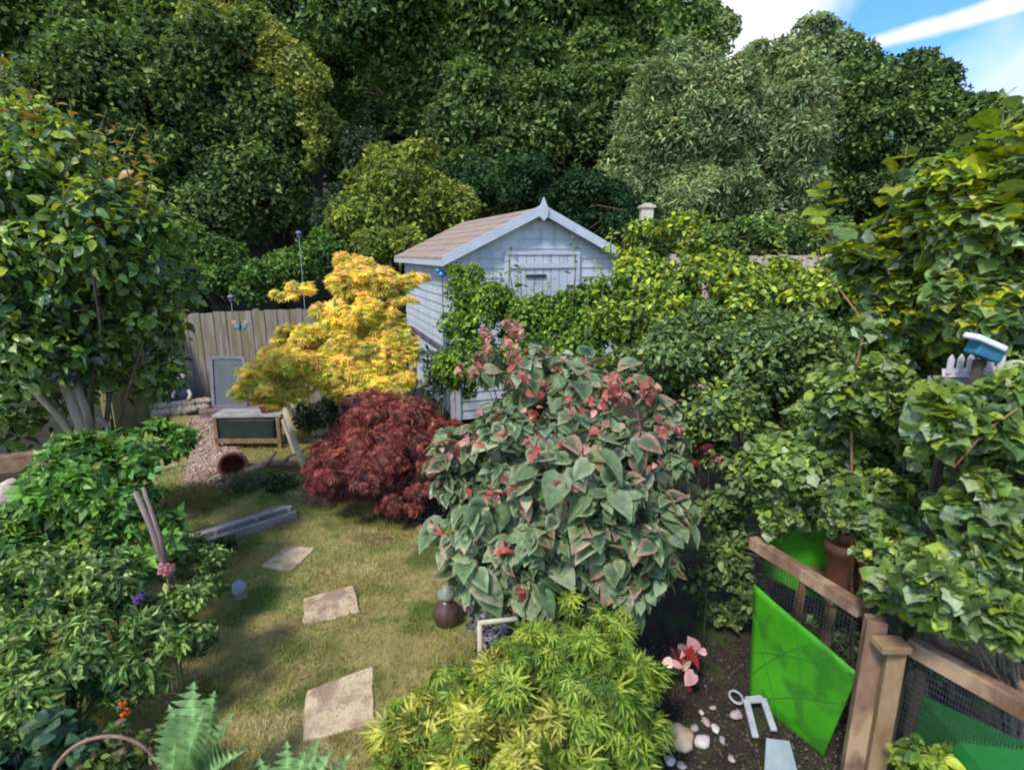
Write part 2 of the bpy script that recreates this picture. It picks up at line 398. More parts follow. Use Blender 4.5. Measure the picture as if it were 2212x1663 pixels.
pos, cg = pos[~bare], cg[~bare]; n = len(pos)
nor = np.stack([g.normal(size=n), g.normal(size=n), .5 * np.ones(n)], 1)
fwd = np.stack([g.normal(size=n) * .5, g.normal(size=n) * .5, np.full(n, .8)], 1)
v, t, c_ = scatter(pos, nor, fwd, .016 + .034 * g.random(n), tmpl(T_BLADE[0] * [1.6, 1, 1], T_BLADE[1]), cg)
tag(link('grass', np_mesh('grass', v, t, c_), GR), 'short mossy olive grass of the lawn', 'grass', kind='stuff')

# fine stone chips and soil crumbs lower right
def crumbs(name, region, n, s0, s1, cols, label, seed, z=.01):
    g = np.random.default_rng(seed); pts = []
    while len(pts) < n:
        u, v_ = g.uniform(region[0], region[2]), g.uniform(region[1], region[3]); p = G(u, v_, z); pts.append((p.x, p.y, gz(p.x, p.y) + z))
    pos = np.array(pts); o = tmpl([(1, 0, 0), (0, 1, 0), (-1, 0, 0), (0, -1, 0), (0, 0, .8), (0, 0, -.5)], [(0, 1, 4), (1, 2, 4), (2, 3, 4), (3, 0, 4), (1, 0, 5), (2, 1, 5), (3, 2, 5), (0, 3, 5)])
    cols = np.array(cols)[g.integers(0, len(cols), n)] * (.7 + .6 * g.random((n, 1)))
    v, t, c_ = scatter(pos, g.normal(size=(n, 3)) * .5 + [0, 0, 1], g.normal(size=(n, 3)), s0 + (s1 - s0) * g.random(n) ** 2, o, cols, cols)
    tag(link(name, np_mesh(name, v, t, c_), leafmat(name + '_mat', .85, .2, 0, .3, 60)), label, name.split('_')[-1], kind='stuff')
crumbs('soil_crumbs', (1330, 1380, 1900, 1760), 5000, .005, .016, [(.05, .035, .025), (.09, .06, .04), (.03, .025, .025), (.07, .065, .065)], 'dark soil crumbs and chips on the bed beside the timber run', 3)
crumbs('slate_gravel', (960, 1230, 1100, 1480), 1500, .008, .028, [(.12, .1, .14), (.18, .17, .22), (.07, .06, .08), (.22, .19, .2)], 'purple grey slate chips at the lawn edge below the variegated shrub', 4)
crumbs('bark_chips', (405, 905, 500, 1050), 1300, .008, .03, [(.3, .2, .14), (.4, .28, .2), (.2, .13, .1), (.45, .36, .28)], 'pinkish brown bark chips on the narrow garden path', 5, .055)
crumbs('leaf_litter', (640, 1040, 960, 1130), 900, .008, .025, [(.2, .16, .14), (.28, .23, .2), (.1, .06, .05)], 'dry pale litter on the soil under the red maple', 6, .02)

# ================================================================ SLABS, EDGING, WALLS
SLAB = mat('sandstone', (.42, .32, .21), (.58, .46, .32), 9, .85, .5, c3=(.3, .2, .15), s3=6)
def slab(pts, label, seed):
    q = [G(u, v_, .046) for u, v_ in pts]; g = random.Random(seed); ring = []
    for i in range(4):
        a, b = q[i], q[(i + 1) % 4]
        for k in range(5): ring.append(a.lerp(b, k / 5) + Vector((g.uniform(-.006, .006), g.uniform(-.006, .006), 0)))
    n_ = len(ring); c0 = sum(ring, Vector()) / n_; mb = MB()
    inner = [c0 + (p - c0) * .96 + Vector((0, 0, .004)) for p in ring]
    vs = [p - Vector((0, 0, .05)) for p in ring] + [p - Vector((0, 0, .006)) for p in ring] + inner
    fs = [(i, (i + 1) % n_, n_ + (i + 1) % n_, n_ + i) for i in range(n_)] + [(n_ + i, n_ + (i + 1) % n_, 2 * n_ + (i + 1) % n_, 2 * n_ + i) for i in range(n_)] + [tuple(range(2 * n_, 3 * n_))]
    mb.add(vs, fs); o = mb.build('stepping_slab', SLAB); tag(o, label, 'paving slab', 'sandstone stepping slabs across the lawn')
slab([(565, 1222), (615, 1180), (682, 1182), (632, 1232)], 'small far sandstone slab in the lawn, nearest the grey timber edging', 1)
slab([(655, 1350), (655, 1292), (765, 1263), (778, 1318)], 'middle sandstone slab lying tilted between the near and far slabs', 2)
slab([(655, 1598), (662, 1490), (806, 1437), (808, 1560)], 'largest nearest sandstone slab beside the yellow green maple', 3)

GREYW = mat('weathered_wood', (.19, .18, .185), (.33, .315, .3), 6, .85, .5, (1, 1, 1))
BRNW = mat('brown_wood', (.13, .075, .045), (.24, .15, .095), 10, .8, .5)
a, b = G(372, 1192, .1), G(640, 1106, .1)
rt = empty('timber_edging', (a.x, a.y, 0), 'two low weathered grey boards edging the lawn step', 'edging')
dr = (b - a).normalized(); sd_ = Vector((-dr.y, dr.x, 0))
for k, (off, z, w_) in enumerate(((0, .06, .045), (.13, .075, .05), (.24, .045, .03))):
    mb = MB(); mb.bar(a + sd_ * off + Vector((0, 0, z - .1)), b + sd_ * off + Vector((0, 0, z - .1)), w_, .11); mb.build('board', GREYW, rt, bevel=.006)
for k in (.05, .35, .68, .97):
    p = a.lerp(b, k) + sd_ * .065; mb = MB(); mb.box((p.x, p.y, .075), (.04, .05, .15)); mb.build('peg', GREYW, rt, bevel=.004)
# stone kerb by the back fence
STONE = mat('rubble_stone', (.22, .17, .13), (.4, .33, .27), 12, .9, .7)
mb = MB()
for k in range(14):
    p = G(335, 905).lerp(G(440, 892), k / 13); mb.rock((p.x, p.y, .08 + .02 * (k % 2)), .1, 40 + k, .9)
    mb.rock((p.x + .05, p.y + .05, .2), .085, 60 + k, .7)
tag(mb.build('stone_edging', STONE, smooth=True), 'low rubble stone edging at the foot of the back fence', 'stone edging')
mb = MB(); mb.bar(G(432, 896, .1), G(600, 884, .1), .1, .18); mb.bar(G(432, 890, .24), G(600, 878, .24), .09, .05)
tag(mb.build('brown_sleeper', mat('sleeper', (.12, .07, .06), (.22, .15, .13), 10, .9, .5), bevel=.01), 'brown timber sleeper beside the stone edging at path end', 'sleeper')

# ---------------------------------------------------------------- left back fence
FEN = mat('fence_wood', (.15, .125, .1), (.28, .245, .2), 7, .88, .5, (4, 4, .35), c3=(.17, .15, .07), s3=3)
fr = empty('plank_fence', (G(530, 880).x, G(530, 880).y, 0), 'grey brown vertical plank fence at the far left end of the lawn', 'fence')
def fence(rt, A, B, h0, h1, zb, wdt=.1, mt=FEN, capm=None):
    n_ = int((B - A).length / wdt); d = (B - A).normalized(); sd = Vector((-d.y, d.x, 0)); mb = MB(); g = random.Random(3)
    ang = math.atan2(d.y, d.x)
    for i in range(n_):
        k = (i + .5) / n_; p = A.lerp(B, k); h = h0 + (h1 - h0) * k + g.uniform(-.012, .012)
        mb.box((p.x + sd.x * .012 * (i % 2), p.y + sd.y * .012 * (i % 2), zb + h / 2), (wdt * (1.04 if i % 2 else .9), .02, h), Matrix.Rotation(ang + g.uniform(-.01, .01), 3, 'Z'))
    mb.build('plank_panel', mt, rt)
    for z in (.25, .85, 1.4):
        if z > h0: continue
        mb = MB(); mb.bar(A + sd * .06 + Vector((0, 0, zb + z)), B + sd * .06 + Vector((0, 0, zb + z)), .04, .07); mb.build('rail', mt, rt)
    for k in (.02, .5, .98):
        p = A.lerp(B, k) + sd * .12; mb = MB(); mb.box((p.x, p.y, zb + h0 / 2 + .02), (.09, .09, h0 + .06)); mb.build('post', mt, rt)
A = G(225, 960); A = Vector((G(250, 935).x, G(250, 935).y, 0)); Bc = Vector((G(415, 880).x, G(415, 880).y, 0)); B = Vector((G(720, 868).x, G(720, 868).y, 0))
fence(fr, Bc, B, 1.62, 1.68, 0)
fr2 = empty('side_fence', tuple(A), 'olive stained plank fence running toward the camera behind the left tree', 'fence')
fence(fr2, A, Bc - Vector((.06, .05, 0)), 1.55, 1.55, 0, mt=mat('fence_olive', (.1, .085, .035), (.2, .17, .08), 6, .9, .5, (4, 4, .35)))
# back right fence
A = P(1440, 556, 9.2); B = P(1990, 548, 7.6)
fr3 = empty('plank_fence', (A.x, A.y, .5), 'pinkish grey plank fence top showing above the right hedge', 'fence')
fence(fr3, Vector((A.x, A.y, 0)), Vector((B.x, B.y, 0)), A.z - .5, B.z - .5, .5, .11, mat('fence_pink', (.3, .22, .19), (.45, .36, .32), 7, .88, .4, (4, 4, .35)))
p = P(1397, 450, 8.6); rt = empty('timber_post', (p.x, p.y, .5), 'pale square post top with flat cap right of the shed roof', 'post')
mb = MB(); mb.box((p.x, p.y, (p.z + .5) / 2), (.17, .17, p.z - .5)); mb.build('shaft', mat('pale_post', (.42, .38, .32), (.55, .5, .42), 10, .8, .4), rt, bevel=.01)
mb = MB(); mb.box((p.x, p.y, p.z + .02), (.22, .22, .04), taper=.1); mb.box((p.x, p.y, p.z + .055), (.15, .15, .03), taper=.5); mb.build('cap', mat('post_cap', (.3, .26, .2), (.42, .38, .3), 10), rt)

# ---------------------------------------------------------------- shed
SW = mat('shed_paint', (.38, .42, .47), (.46, .5, .54), 3, .6, .15, (1, 1, .3), c3=(.33, .37, .41), s3=9)
ST = mat('shed_trim', (.38, .41, .48), (.46, .49, .55), 5, .55, .15)
SR = mat('roof_felt', (.24, .175, .14), (.4, .31, .26), 3, .92, .6, (.5, 8, 1), c3=(.2, .155, .13), s3=8)
FL = P(985, 560, 7.35); AX = P(1163, 447, 7.45)
zb = .5; ang = R(-20); Wd, Dp, Hr = 2.22, 3.5, AX.z - zb - .03
He = Hr - (Hr - (P(955, 562, 7.0).z - zb)) * (Wd / 2) / (Wd / 2 + .17)
org = Vector((AX.x, AX.y, zb))
def S(x, y, z):                              # shed local -> world: x along front, y into depth
    ca_, sa_ = math.cos(-ang), math.sin(-ang)
    return Vector((org.x + x * ca_ - y * sa_, org.y + x * sa_ + y * ca_, zb + z))
shed = empty('garden_shed', tuple(org), 'pale blue timber shed with brown felt roof and white finial', 'shed')
def sb(mb, x0, x1, y0, y1, z0, z1):
    vs = [S(x, y, z) for z in (z0, z1) for x, y in ((x0, y0), (x1, y0), (x1, y1), (x0, y1))]
    mb.add(vs, [(3, 2, 1, 0), (4, 5, 6, 7), (0, 1, 5, 4), (1, 2, 6, 5), (2, 3, 7, 6), (3, 0, 4, 7)])
hw = Wd / 2
def roofz(x): return Hr - abs(x) * (Hr - He) / hw
mb = MB(); bh = .12; k = 0; z = 0
while z < Hr - .05:                          # front shiplap boards cut to the gable
    z1 = min(z + bh, Hr - .02); lim = hw if z1 <= He else max(.05, (Hr - z1) / (Hr - He) * hw)
    lim0 = hw if z <= He else max(.05, (Hr - z) / (Hr - He) * hw)
    for (xa0, xb0, xa1, xb1) in (((-lim0, lim0, -lim, lim),)):
        vs = [S(xa0, 0, z), S(xb0, 0, z), S(xb1, .014, z1), S(xa1, .014, z1), S(xa0, .05, z), S(xb0, .05, z), S(xb1, .05, z1), S(xa1, .05, z1)]
        mb.add(vs, [(0, 1, 2, 3), (5, 4, 7, 6), (0, 4, 5, 1), (3, 2, 6, 7), (0, 3, 7, 4), (1, 5, 6, 2)])
    z += bh
mb.build('front_wall', SW, shed)
for s in (-1, 1):
    mb = MB(); z = 0
    while z < He - .02:
        z1 = min(z + bh, He)
        xo, xi = s * (hw + .014), s * (hw - .03)
        vs = [S(xo, .06, z), S(xo, Dp, z), S(s * hw, Dp, z1), S(s * hw, .06, z1), S(xi, .06, z), S(xi, Dp, z), S(xi, Dp, z1), S(xi, .06, z1)]
        mb.add(vs, [(0, 1, 2, 3), (5, 4, 7, 6), (0, 4, 5, 1), (3, 2, 6, 7), (0, 3, 7, 4), (1, 5, 6, 2)]); z += bh
    mb.build('side_wall', SW, shed)
mb = MB(); mb.add([S(-hw, Dp, 0), S(hw, Dp, 0), S(hw, Dp, He), S(0, Dp, Hr), S(-hw, Dp, He), S(-hw, Dp - .03, 0), S(hw, Dp - .03, 0), S(hw, Dp - .03, He), S(0, Dp - .03, Hr), S(-hw, Dp - .03, He)],
    [(4, 3, 2, 1, 0), (5, 6, 7, 8, 9)]); mb.build('back_wall', SW, shed)
for s in (-1, 1):                            # roof slopes with overlap
    oh = .17; xe = s * (hw + oh); ze = Hr - (hw + oh) * (Hr - He) / hw; mb = MB()
    nseg = 7
    for i in range(nseg):
        t0, t1 = i / nseg, (i + 1) / nseg
        xa, xb = xe * t0, xe * t1; za, zb_ = Hr + (ze - Hr) * t0, Hr + (ze - Hr) * t1
        vs = [S(xa, -.13, za + .02 + .000), S(xb, -.13, zb_ + .035), S(xb, Dp + .1, zb_ + .035), S(xa, Dp + .1, za + .02), S(xa, -.13, za), S(xb, -.13, zb_), S(xb, Dp + .1, zb_), S(xa, Dp + .1, za)]
        f_ = [(0, 1, 2, 3), (7, 6, 5, 4), (4, 5, 1, 0), (6, 7, 3, 2), (5, 6, 2, 1), (7, 4, 0, 3)]
        mb.add(vs, f_ if s < 0 else [tuple(reversed(q)) for q in f_])
    mb.build('roof', SR, shed)
    mb = MB(); y0 = -.155; dz = .12                       # bargeboard
    vs = [S(0, y0, Hr + .05), S(xe, y0, ze + .05), S(xe, y0, ze + .05 - dz), S(0, y0, Hr + .05 - dz), S(0, y0 + .022, Hr + .05), S(xe, y0 + .022, ze + .05), S(xe, y0 + .022, ze + .05 - dz), S(0, y0 + .022, Hr + .05 - dz)]
    f_ = [(0, 1, 2, 3), (7, 6, 5, 4), (4, 5, 1, 0), (6, 7, 3, 2), (5, 6, 2, 1)]
    mb.add(vs, f_ if s > 0 else [tuple(reversed(q)) for q in f_]); mb.build('bargeboard', ST, shed)
    mb = MB(); sb(mb, min(xe, xe - s * .02), max(xe, xe - s * .02), -.13, Dp + .1, ze - .07, ze + .0); mb.build('fascia', ST, shed)
mb = MB()
q = [(0, .11), (.03, .04), (.06, -.02), (.05, -.12), (0, -.17), (-.05, -.12), (-.06, -.02), (-.03, .04)]
vs = [S(a_, -.185, Hr + .02 + b_) for a_, b_ in q] + [S(a_, -.158, Hr + .02 + b_) for a_, b_ in q]
mb.add(vs, [tuple(range(7, -1, -1)), tuple(range(8, 16))] + [(i, (i + 1) % 8, 8 + (i + 1) % 8, 8 + i) for i in range(8)]); mb.build('finial', ST, shed)
dw0, dw1, dh = -.40, .52, 2.08                # door of vertical boards
dr_ = MB(); k = 0; nb = 8
for i in range(nb):
    xa = dw0 + (dw1 - dw0) * i / nb; xb = dw0 + (dw1 - dw0) * (i + 1) / nb
    sb(dr_, xa + .004, xb - .004, -.03 - .002 * (i % 2), -.003, .08, dh)
door = dr_.build('door', SW, shed)
mb = MB(); sb(mb, dw0, dw1, -.052, -.036, dh - .16, dh - .1); mb.build('door_brace', ST, door)
mb = MB(); sb(mb, dw0 + .22, dw0 + .5, -.05, -.034, 1.8, 1.84); BI = mat('black_iron', (.02, .02, .025), (.05, .05, .06), 20, .4, .1); mb.build('handle', BI, door); mb = MB(); sb(mb, dw1 - .12, dw1 - .02, -.055, -.034, 1.67, 1.7); mb.build('latch', BI, door)
mb = MB(); sb(mb, dw0 - .06, dw1 + .06, -.045, -.003, dh + .005, dh + .045); mb.build('door_lintel', ST, shed)
for x0 in (dw0 - .06, dw1 + .01):
    mb = MB(); sb(mb, x0, x0 + .05, -.04, -.003, .05, dh + .004); mb.build('door_frame', ST, shed)
for s in (-1, 1):
    mb = MB(); sb(mb, min(s * (hw + .022), s * (hw - .05)), max(s * (hw + .022), s * (hw - .05)), -.02, .055, 0, He - .01); mb.build('corner_trim', ST, shed)
# blue bird ornament on side wall
p = P(955, 592, 7.2); rt = empty('bird_ornament', tuple(p), 'small bright blue bird ornament near the shed corner', 'ornament')
mb = MB(); mb.rock(p, .055, 5, .7, 8, 12); mb.rock(p + Vector((-.05, -.01, .04)), .03, 6, .9, 6, 10); mb.build('body', mat('blue_gloss', (.02, .16, .42), (.03, .25, .55), 10, .3, .05, spec=.6), rt, True)
mb = MB(); mb.add([p + Vector((.03, 0, .01)), p + Vector((.15, .01, .035)), p + Vector((.14, .01, -.01)), p + Vector((.03, .02, .0)), p + Vector((.15, .02, .03)), p + Vector((.14, .02, -.012))], [(0, 1, 2), (3, 5, 4), (0, 3, 4, 1), (0, 2, 5, 3), (1, 4, 5, 2)]); mb.build('tail', mat('blue_tail', (.02, .1, .3), (.03, .15, .4), 10, .4, .05), rt)
mb = MB(); mb.tube([p + Vector((0, 0, -.03)), (p.x, p.y, .45)], .006, 6); mb.build('stake', mat('iron_stake', (.05, .05, .05), (.08, .07, .06), 20), rt)
# dark sloping handrail by the shed
mb = MB(); a = P(885, 708, 6.9); b = P(985, 775, 6.2)
rt = empty('handrail', (b.x, b.y, .3), 'dark sloping handrail in front of the shed side wall', 'handrail')
mb.bar(a, b, .04, .06); mb.build('rail', mat('dark_rail', (.05, .045, .07), (.1, .09, .13), 8), rt, bevel=.005)
for q in (a.lerp(b, .08), a.lerp(b, .92)):
    mb = MB(); mb.box((q.x, q.y, (q.z + .2) / 2), (.05, .05, q.z - .2)); mb.build('post', mat('rail_post', (.25, .24, .3), (.34, .33, .38), 8), rt)

# ---------------------------------------------------------------- things by the back fence
def framed(name, label, cat, u0, v0, u1, v1, Y, fm, pm, t_=.05):
    a = P(u0, v1, Y); b = P(u1, v1, Y); zt_ = P(u0, v0, Y).z; rt = empty(name, ((a.x + b.x) / 2, Y, max(a.z, 0)), label, cat)
    mb = MB(); W_ = b.x - a.x; z0 = max(a.z, .02); lean = .12
    def q(x, z): return Vector((x, Y + lean * (z - z0), z))
    for (x0, za, x1, zb2) in ((a.x, z0, a.x, zt_), (b.x, z0, b.x, zt_), (a.x, z0, b.x, z0), (a.x, zt_, b.x, zt_)):
        mb.bar(q(x0, za), q(x1, zb2), t_, .035, up=(0, 1, 0))
    mb.build('frame', fm, rt, bevel=.004)
    mb = MB(); mb.add([q(a.x, z0) + Vector((0, .005, 0)), q(b.x, z0) + Vector((0, .005, 0)), q(b.x, zt_) + Vector((0, .005, 0)), q(a.x, zt_) + Vector((0, .005, 0)), q(a.x, z0) + Vector((0, .012, 0)), q(b.x, z0) + Vector((0, .012, 0)), q(b.x, zt_) + Vector((0, .012, 0)), q(a.x, zt_) + Vector((0, .012, 0))], [(0, 1, 2, 3), (7, 6, 5, 4)])
    mb.build('panel', pm, rt); return rt
framed('framed_mirror', 'lilac grey framed mirror leaning against the plank fence', 'mirror', 462, 775, 532, 878, 8.9, mat('lilac_frame', (.13, .12, .17), (.19, .18, .24), 8, .5, .1), mat('mirror_glass', (.05, .06, .065), (.09, .1, .11), 3, .4, 0, spec=.8))
# gnome
p = G(402, 893); rt = empty('garden_gnome', (p.x, p.y, 0), 'small painted gnome with white and red top on the stone edging', 'gnome')
z0 = .24
mb = MB(); mb.lathe((p.x, p.y, z0), [(.1, 0), (.115, .04), (.11, .14), (.085, .22), (.05, .27)], 14); mb.build('body', mat('gnome_coat', (.045, .03, .07), (.09, .06, .12), 10, .5, .05), rt, True)
mb = MB(); mb.lathe((p.x, p.y - .01, z0 + .26), [(.03, 0), (.062, .03), (.07, .07), (.055, .11), (.02, .13)], 14); mb.build('head', mat('gnome_face', (.55, .33, .25), (.62, .4, .3), 10, .5, .05), rt, True)
mb = MB(); mb.lathe((p.x, p.y, z0 + .34), [(.082, 0), (.07, .04), (.04, .12), (.008, .2)], 14); mb.build('hat', mat('gnome_hat', (.6, .55, .48), (.7, .62, .55), 8, .6, .05, c3=(.5, .08, .06), s3=12), rt, True)
mb = MB(); mb.rock((p.x, p.y - .065, z0 + .22), .05, 3, 1.3, 7, 10); mb.build('beard', mat('gnome_beard', (.42, .05, .04), (.5, .1, .07), 8, .6, .05), rt, True)
GS = mat('gnome_sleeve', (.5, .46, .4), (.6, .55, .48), 8, .6, .05); mb = MB(); mb.tube([(p.x + .1, p.y - .02, z0 + .16), (p.x + .15, p.y - .06, z0 + .1), (p.x + .13, p.y - .1, z0 + .02)], [.03, .028, .035], 8); mb.build('arm', GS, rt, True); mb = MB(); mb.tube([(p.x - .1, p.y - .02, z0 + .16), (p.x - .14, p.y - .06, z0 + .1), (p.x - .12, p.y - .1, z0 + .05)], [.03, .028, .03], 8); mb.build('arm', GS, rt, True)
# workbench / trough
p = G(545, 985); rt = empty('potting_bench', (p.x, p.y, 0), 'low wooden bench with grey top over a dark green trough', 'bench')
Yb = p.y + .35; zt = P(540, 893, Yb).z
tl, trr = P(470, 898, Yb), P(615, 882, Yb + .05)
mb = MB(); mb.bar((tl.x, Yb, zt), (trr.x, Yb + .05, zt + .0), .34, .04); mb.build('top', GREYW, rt, bevel=.006)
mb = MB(); x0, x1 = tl.x + .04, trr.x - .1
mb.box(((x0 + x1) / 2, Yb, zt - .19), (x1 - x0, .26, .30), taper=-.05); mb.build('trough', mat('dark_trough', (.008, .016, .014), (.02, .035, .03), 10, .35, .1, spec=.5), rt, bevel=.02)
for x_ in (tl.x + .03, trr.x - .03):
    for y_ in (Yb - .13, Yb + .13):
        mb = MB(); mb.box((x_, y_, (zt - .02) / 2), (.05, .05, zt - .03)); mb.build('leg', BRNW, rt, bevel=.004)
mb = MB(); mb.bar((tl.x, Yb - .14, .14), (trr.x, Yb - .14, .14), .03, .06); mb.build('stretcher', BRNW, rt)
mb = MB(); p2 = P(575, 872, Yb); mb.lathe((p2.x, Yb, zt + .021), [(.07, 0), (.1, .1), (.11, .11), (.1, .12), (.02, .1)], 16)
tag(mb.build('terracotta_bowl', mat('terracotta', (.28, .08, .045), (.42, .15, .09), 9, .8, .3), smooth=True), 'shallow terracotta bowl standing on the grey bench top', 'bowl')
# pot on its side + driftwood
p = G(508, 1030); c0 = Vector((p.x, p.y, .16)); ax = Vector((.35, -.93, .1)).normalized()
rt = empty('terracotta_pot', (p.x, p.y, .05), 'round dark red terracotta pot lying on its side below the bench', 'pot')
q = ax.to_track_quat('Z', 'Y').to_matrix(); mb = MB(); tmp = MB(); tmp.lathe((0, 0, 0), [(.09, -.22), (.13, -.1), (.165, .06), (.16, .1), (.13, .1), (.12, .0), (.09, -.15)], 22)
mb.add([q @ Vector(v_) + c0 for v_ in tmp.v], tmp.f); mb.build('pot_body', mat('dark_terracotta', (.1, .03, .022), (.2, .07, .05), 9, .8, .3), rt, True)
tmp = MB(); tmp.tube([(.16 * math.cos(a_), .16 * math.sin(a_), .09) for a_ in np.linspace(0, 2 * math.pi, 25)[:-1]], .016, 6, True); mb = MB(); mb.add([q @ Vector(v_) + c0 for v_ in tmp.v], tmp.f); mb.build('rim', mat('pot_rim', (.22, .08, .07), (.34, .15, .12), 9, .8, .3), rt, True)
mb = MB(); mb.tube([G(530, 1018, .1), G(570, 1003, .17), G(610, 1000, .12), G(655, 1005, .09)], [.03, .05, .045, .02], 7); mb.tube([G(575, 1003, .17), G(590, 985, .28), G(598, 975, .3)], [.03, .02, .01], 6); mb.tube([G(612, 1000, .12), G(625, 985, .22), G(650, 978, .25)], [.03, .02, .008], 6)
tag(mb.build('driftwood', mat('driftwood', (.26, .13, .1), (.42, .27, .22), 12, .9, .6), smooth=True), 'reddish gnarled driftwood branch beside the lying pot', 'driftwood')
mb = MB(); mb.tube([G(515, 1048, .05), G(560, 1042, .06), G(640, 1022, .06)], [.03, .034, .025], 7)
tag(mb.build('log', mat('grey_log', (.25, .19, .16), (.38, .3, .26), 12, .9, .6), smooth=True), 'thin grey log lying in front of the driftwood', 'log')
# leaning timber props (A-frame) to the right of the bench
rt = empty('timber_trestle', tuple(G(650, 1010)), 'pale leaning timber frame of three poles between bench and red maple', 'frame')
PW = mat('pale_pole', (.32, .27, .18), (.48, .42, .3), 8, .85, .4)
for a, b, w_ in ((P(600, 845, 7.4), G(668, 1045, .02), .055), (P(612, 905, 7.1), G(640, 985, .02), .05), (P(598, 850, 7.45), P(690, 838, 7.7), .045)):
    mb = MB(); mb.bar(a, b, w_, w_); mb.build('pole', PW, rt, bevel=.006)
mb = MB(); a = P(642, 862, 7.5)
mb.lathe((a.x, 7.5, a.z - .35), [(.13, -.15), (.17, .0), (.16, .25), (.12, .33), (.02, .35)], 16)
tag(mb.build('sack', mat('hessian', (.22, .2, .1), (.33, .29, .15), 14, .95, .5), smooth=True), 'olive hessian wrapped bundle behind the timber frame under the yellow maple', 'sack')
# solar lights / stakes
def stake_lamp(u, vtop, Y, label, z0=0.):
    p = P(u, vtop, Y); rt = empty('solar_light', (p.x, Y, z0), label, 'solar light', 'solar lights on tall stakes')
    mb = MB(); mb.tube([(p.x, Y, z0), (p.x, Y, p.z - .06)], .007, 6); mb.build('stake', mat('grey_stake', (.2, .22, .26), (.3, .32, .36), 9, .4, .1), rt)
    mb = MB(); mb.lathe((p.x, Y, p.z - .12), [(.015, 0), (.035, .02), (.038, .08), (.055, .09), (.05, .11), (.01, .13)], 12); mb.build('lamp_head', mat('lamp_head_mat', (.09, .1, .16), (.2, .21, .3), 9, .35, .05, spec=.5), rt, True)
stake_lamp(498, 638, 9.75, 'dark headed solar light standing just behind the plank fence top')
stake_lamp(645, 500, 10.2, 'taller pale solar light in front of the dark trees left of the shed')
# butterfly on the fence
p = P(568, 690, 9.3); p = Vector((p.x, Bc.lerp(B, .5).y - .06, p.z)); rt = empty('butterfly_ornament', tuple(p), 'small teal butterfly with pink wing tips fixed to the plank fence', 'ornament')
for s in (-1, 1):
    for (mm, off, sz) in ((mat('teal', (.06, .18, .17), (.09, .24, .23), 8, .5, .05), -.02, .05), (mat('pinkwing', (.34, .17, .15), (.4, .22, .2), 8, .5, .05), .04, .04)):
        mb = MB(); c0 = p + Vector((s * (.05 if off < 0 else .085), 0, off)); mb.rock(c0, sz, 4, .9, 6, 10)
        mb.v = [(x_, p.y + (y_ - p.y) * .12, z_) for x_, y_, z_ in mb.v]; mb.build('wing', mm, rt, True)
mb = MB(); mb.tube([p + Vector((0, -.01, -.08)), p + Vector((0, -.012, 0)), p + Vector((0, -.01, .08))], [.006, .014, .006], 6); mb.build('body', mat('butterfly_body', (.03, .03, .03)), rt, True)

# ---------------------------------------------------------------- timber run, lower right
TW = mat('run_timber', (.13, .07, .045), (.24, .15, .1), 9, .75, .5, (1, 1, .4), c3=(.36, .25, .16), s3=6)
TW2 = mat('run_timber_pale', (.19, .12, .065), (.31, .21, .12), 9, .75, .5, (1, 1, .4))
run = empty('timber_run', (1.72, 2.4, 0), 'low brown timber and wire run with green panels under the vines', 'animal run')
zr = .92
RA, RB = G(1625, 1170, zr), G(1862, 1318, zr)
mb = MB(); mb.bar(RA, RB, .055, .075); mb.build('top_rail', TW, run, bevel=.006)
RC, RD = G(1965, 1392, zr - .04), G(2260, 1555, zr - .04)
mb = MB(); mb.bar(RC, RD, .06, .08); mb.build('top_rail', TW, run, bevel=.006)
mb = MB(); e = Vector((.11, .06, 0)); mb.bar(RC + e, RD + e, .05, .04); mb.build('inner_rail', TW, run, bevel=.006)
def post(u, vtop, ub, z, w_, m_, d_=.06):
    a = P(u, vtop, G(u, vtop, z).y); mb = MB(); mb.box((a.x, a.y, z / 2 + .0), (w_, d_, z), Matrix.Rotation(R(-20), 3, 'Z')); mb.build('post', m_, run, bevel=.006)
post(1893, 1335, 0, .96, .085, TW, .07); post(1937, 1392, 0, .88, .075, TW2, .06)
mb = MB(); pp = G(1925, 1392, .9); mb.box((pp.x, pp.y, .9), (.13, .09, .035)); mb.build('cap_block', TW2, run, bevel=.004)
# green panels
GP = mat('green_sheet', (.035, .24, .008), (.07, .36, .014), 2.5, .5, .15, spec=.35, c3=(.03, .17, .012), s3=5)
GP_SHADE = mat('green_sheet_shaded', (.01, .12, .025), (.02, .17, .035), 2, .5, .05)  # shade on the right-hand panel put into a darker green
def panel(pts, m_, name, parent, th=.012):
    c0 = pts[0]; nn = (pts[1] - pts[0]).cross(pts[-1] - pts[0]).normalized() * th
    mb = MB(); n_ = len(pts); mb.add(pts + [p_ + nn for p_ in pts], [tuple(range(n_)), tuple(range(2 * n_ - 1, n_ - 1, -1))] + [(i, i + n_, (i + 1) % n_ + n_, (i + 1) % n_) for i in range(n_)])
    return mb.build(name, m_, parent)
q1 = [P(1618, 1510, 2.92), P(1776, 1638, 2.5), P(1852, 1455, 2.36), P(1628, 1262, 2.95)]
nn = (q1[1] - q1[0]).cross(q1[3] - q1[0]).normalized(); nn = nn if nn.y < 0 else -nn
def onp(s_, t_): return (q1[0].lerp(q1[1], s_)).lerp(q1[3].lerp(q1[2], s_), t_) + nn * (.003 * math.sin(s_ * 7 + t_ * 3) * math.sin(t_ * 5 + .4) + .003 * math.sin(s_ * 3.1))
mb = MB(); gn = 16
vs = [onp(i / gn, j / gn) for j in range(gn + 1) for i in range(gn + 1)]; vs += [p_ - nn * .01 for p_ in vs]; k_ = (gn + 1) ** 2
fs = []
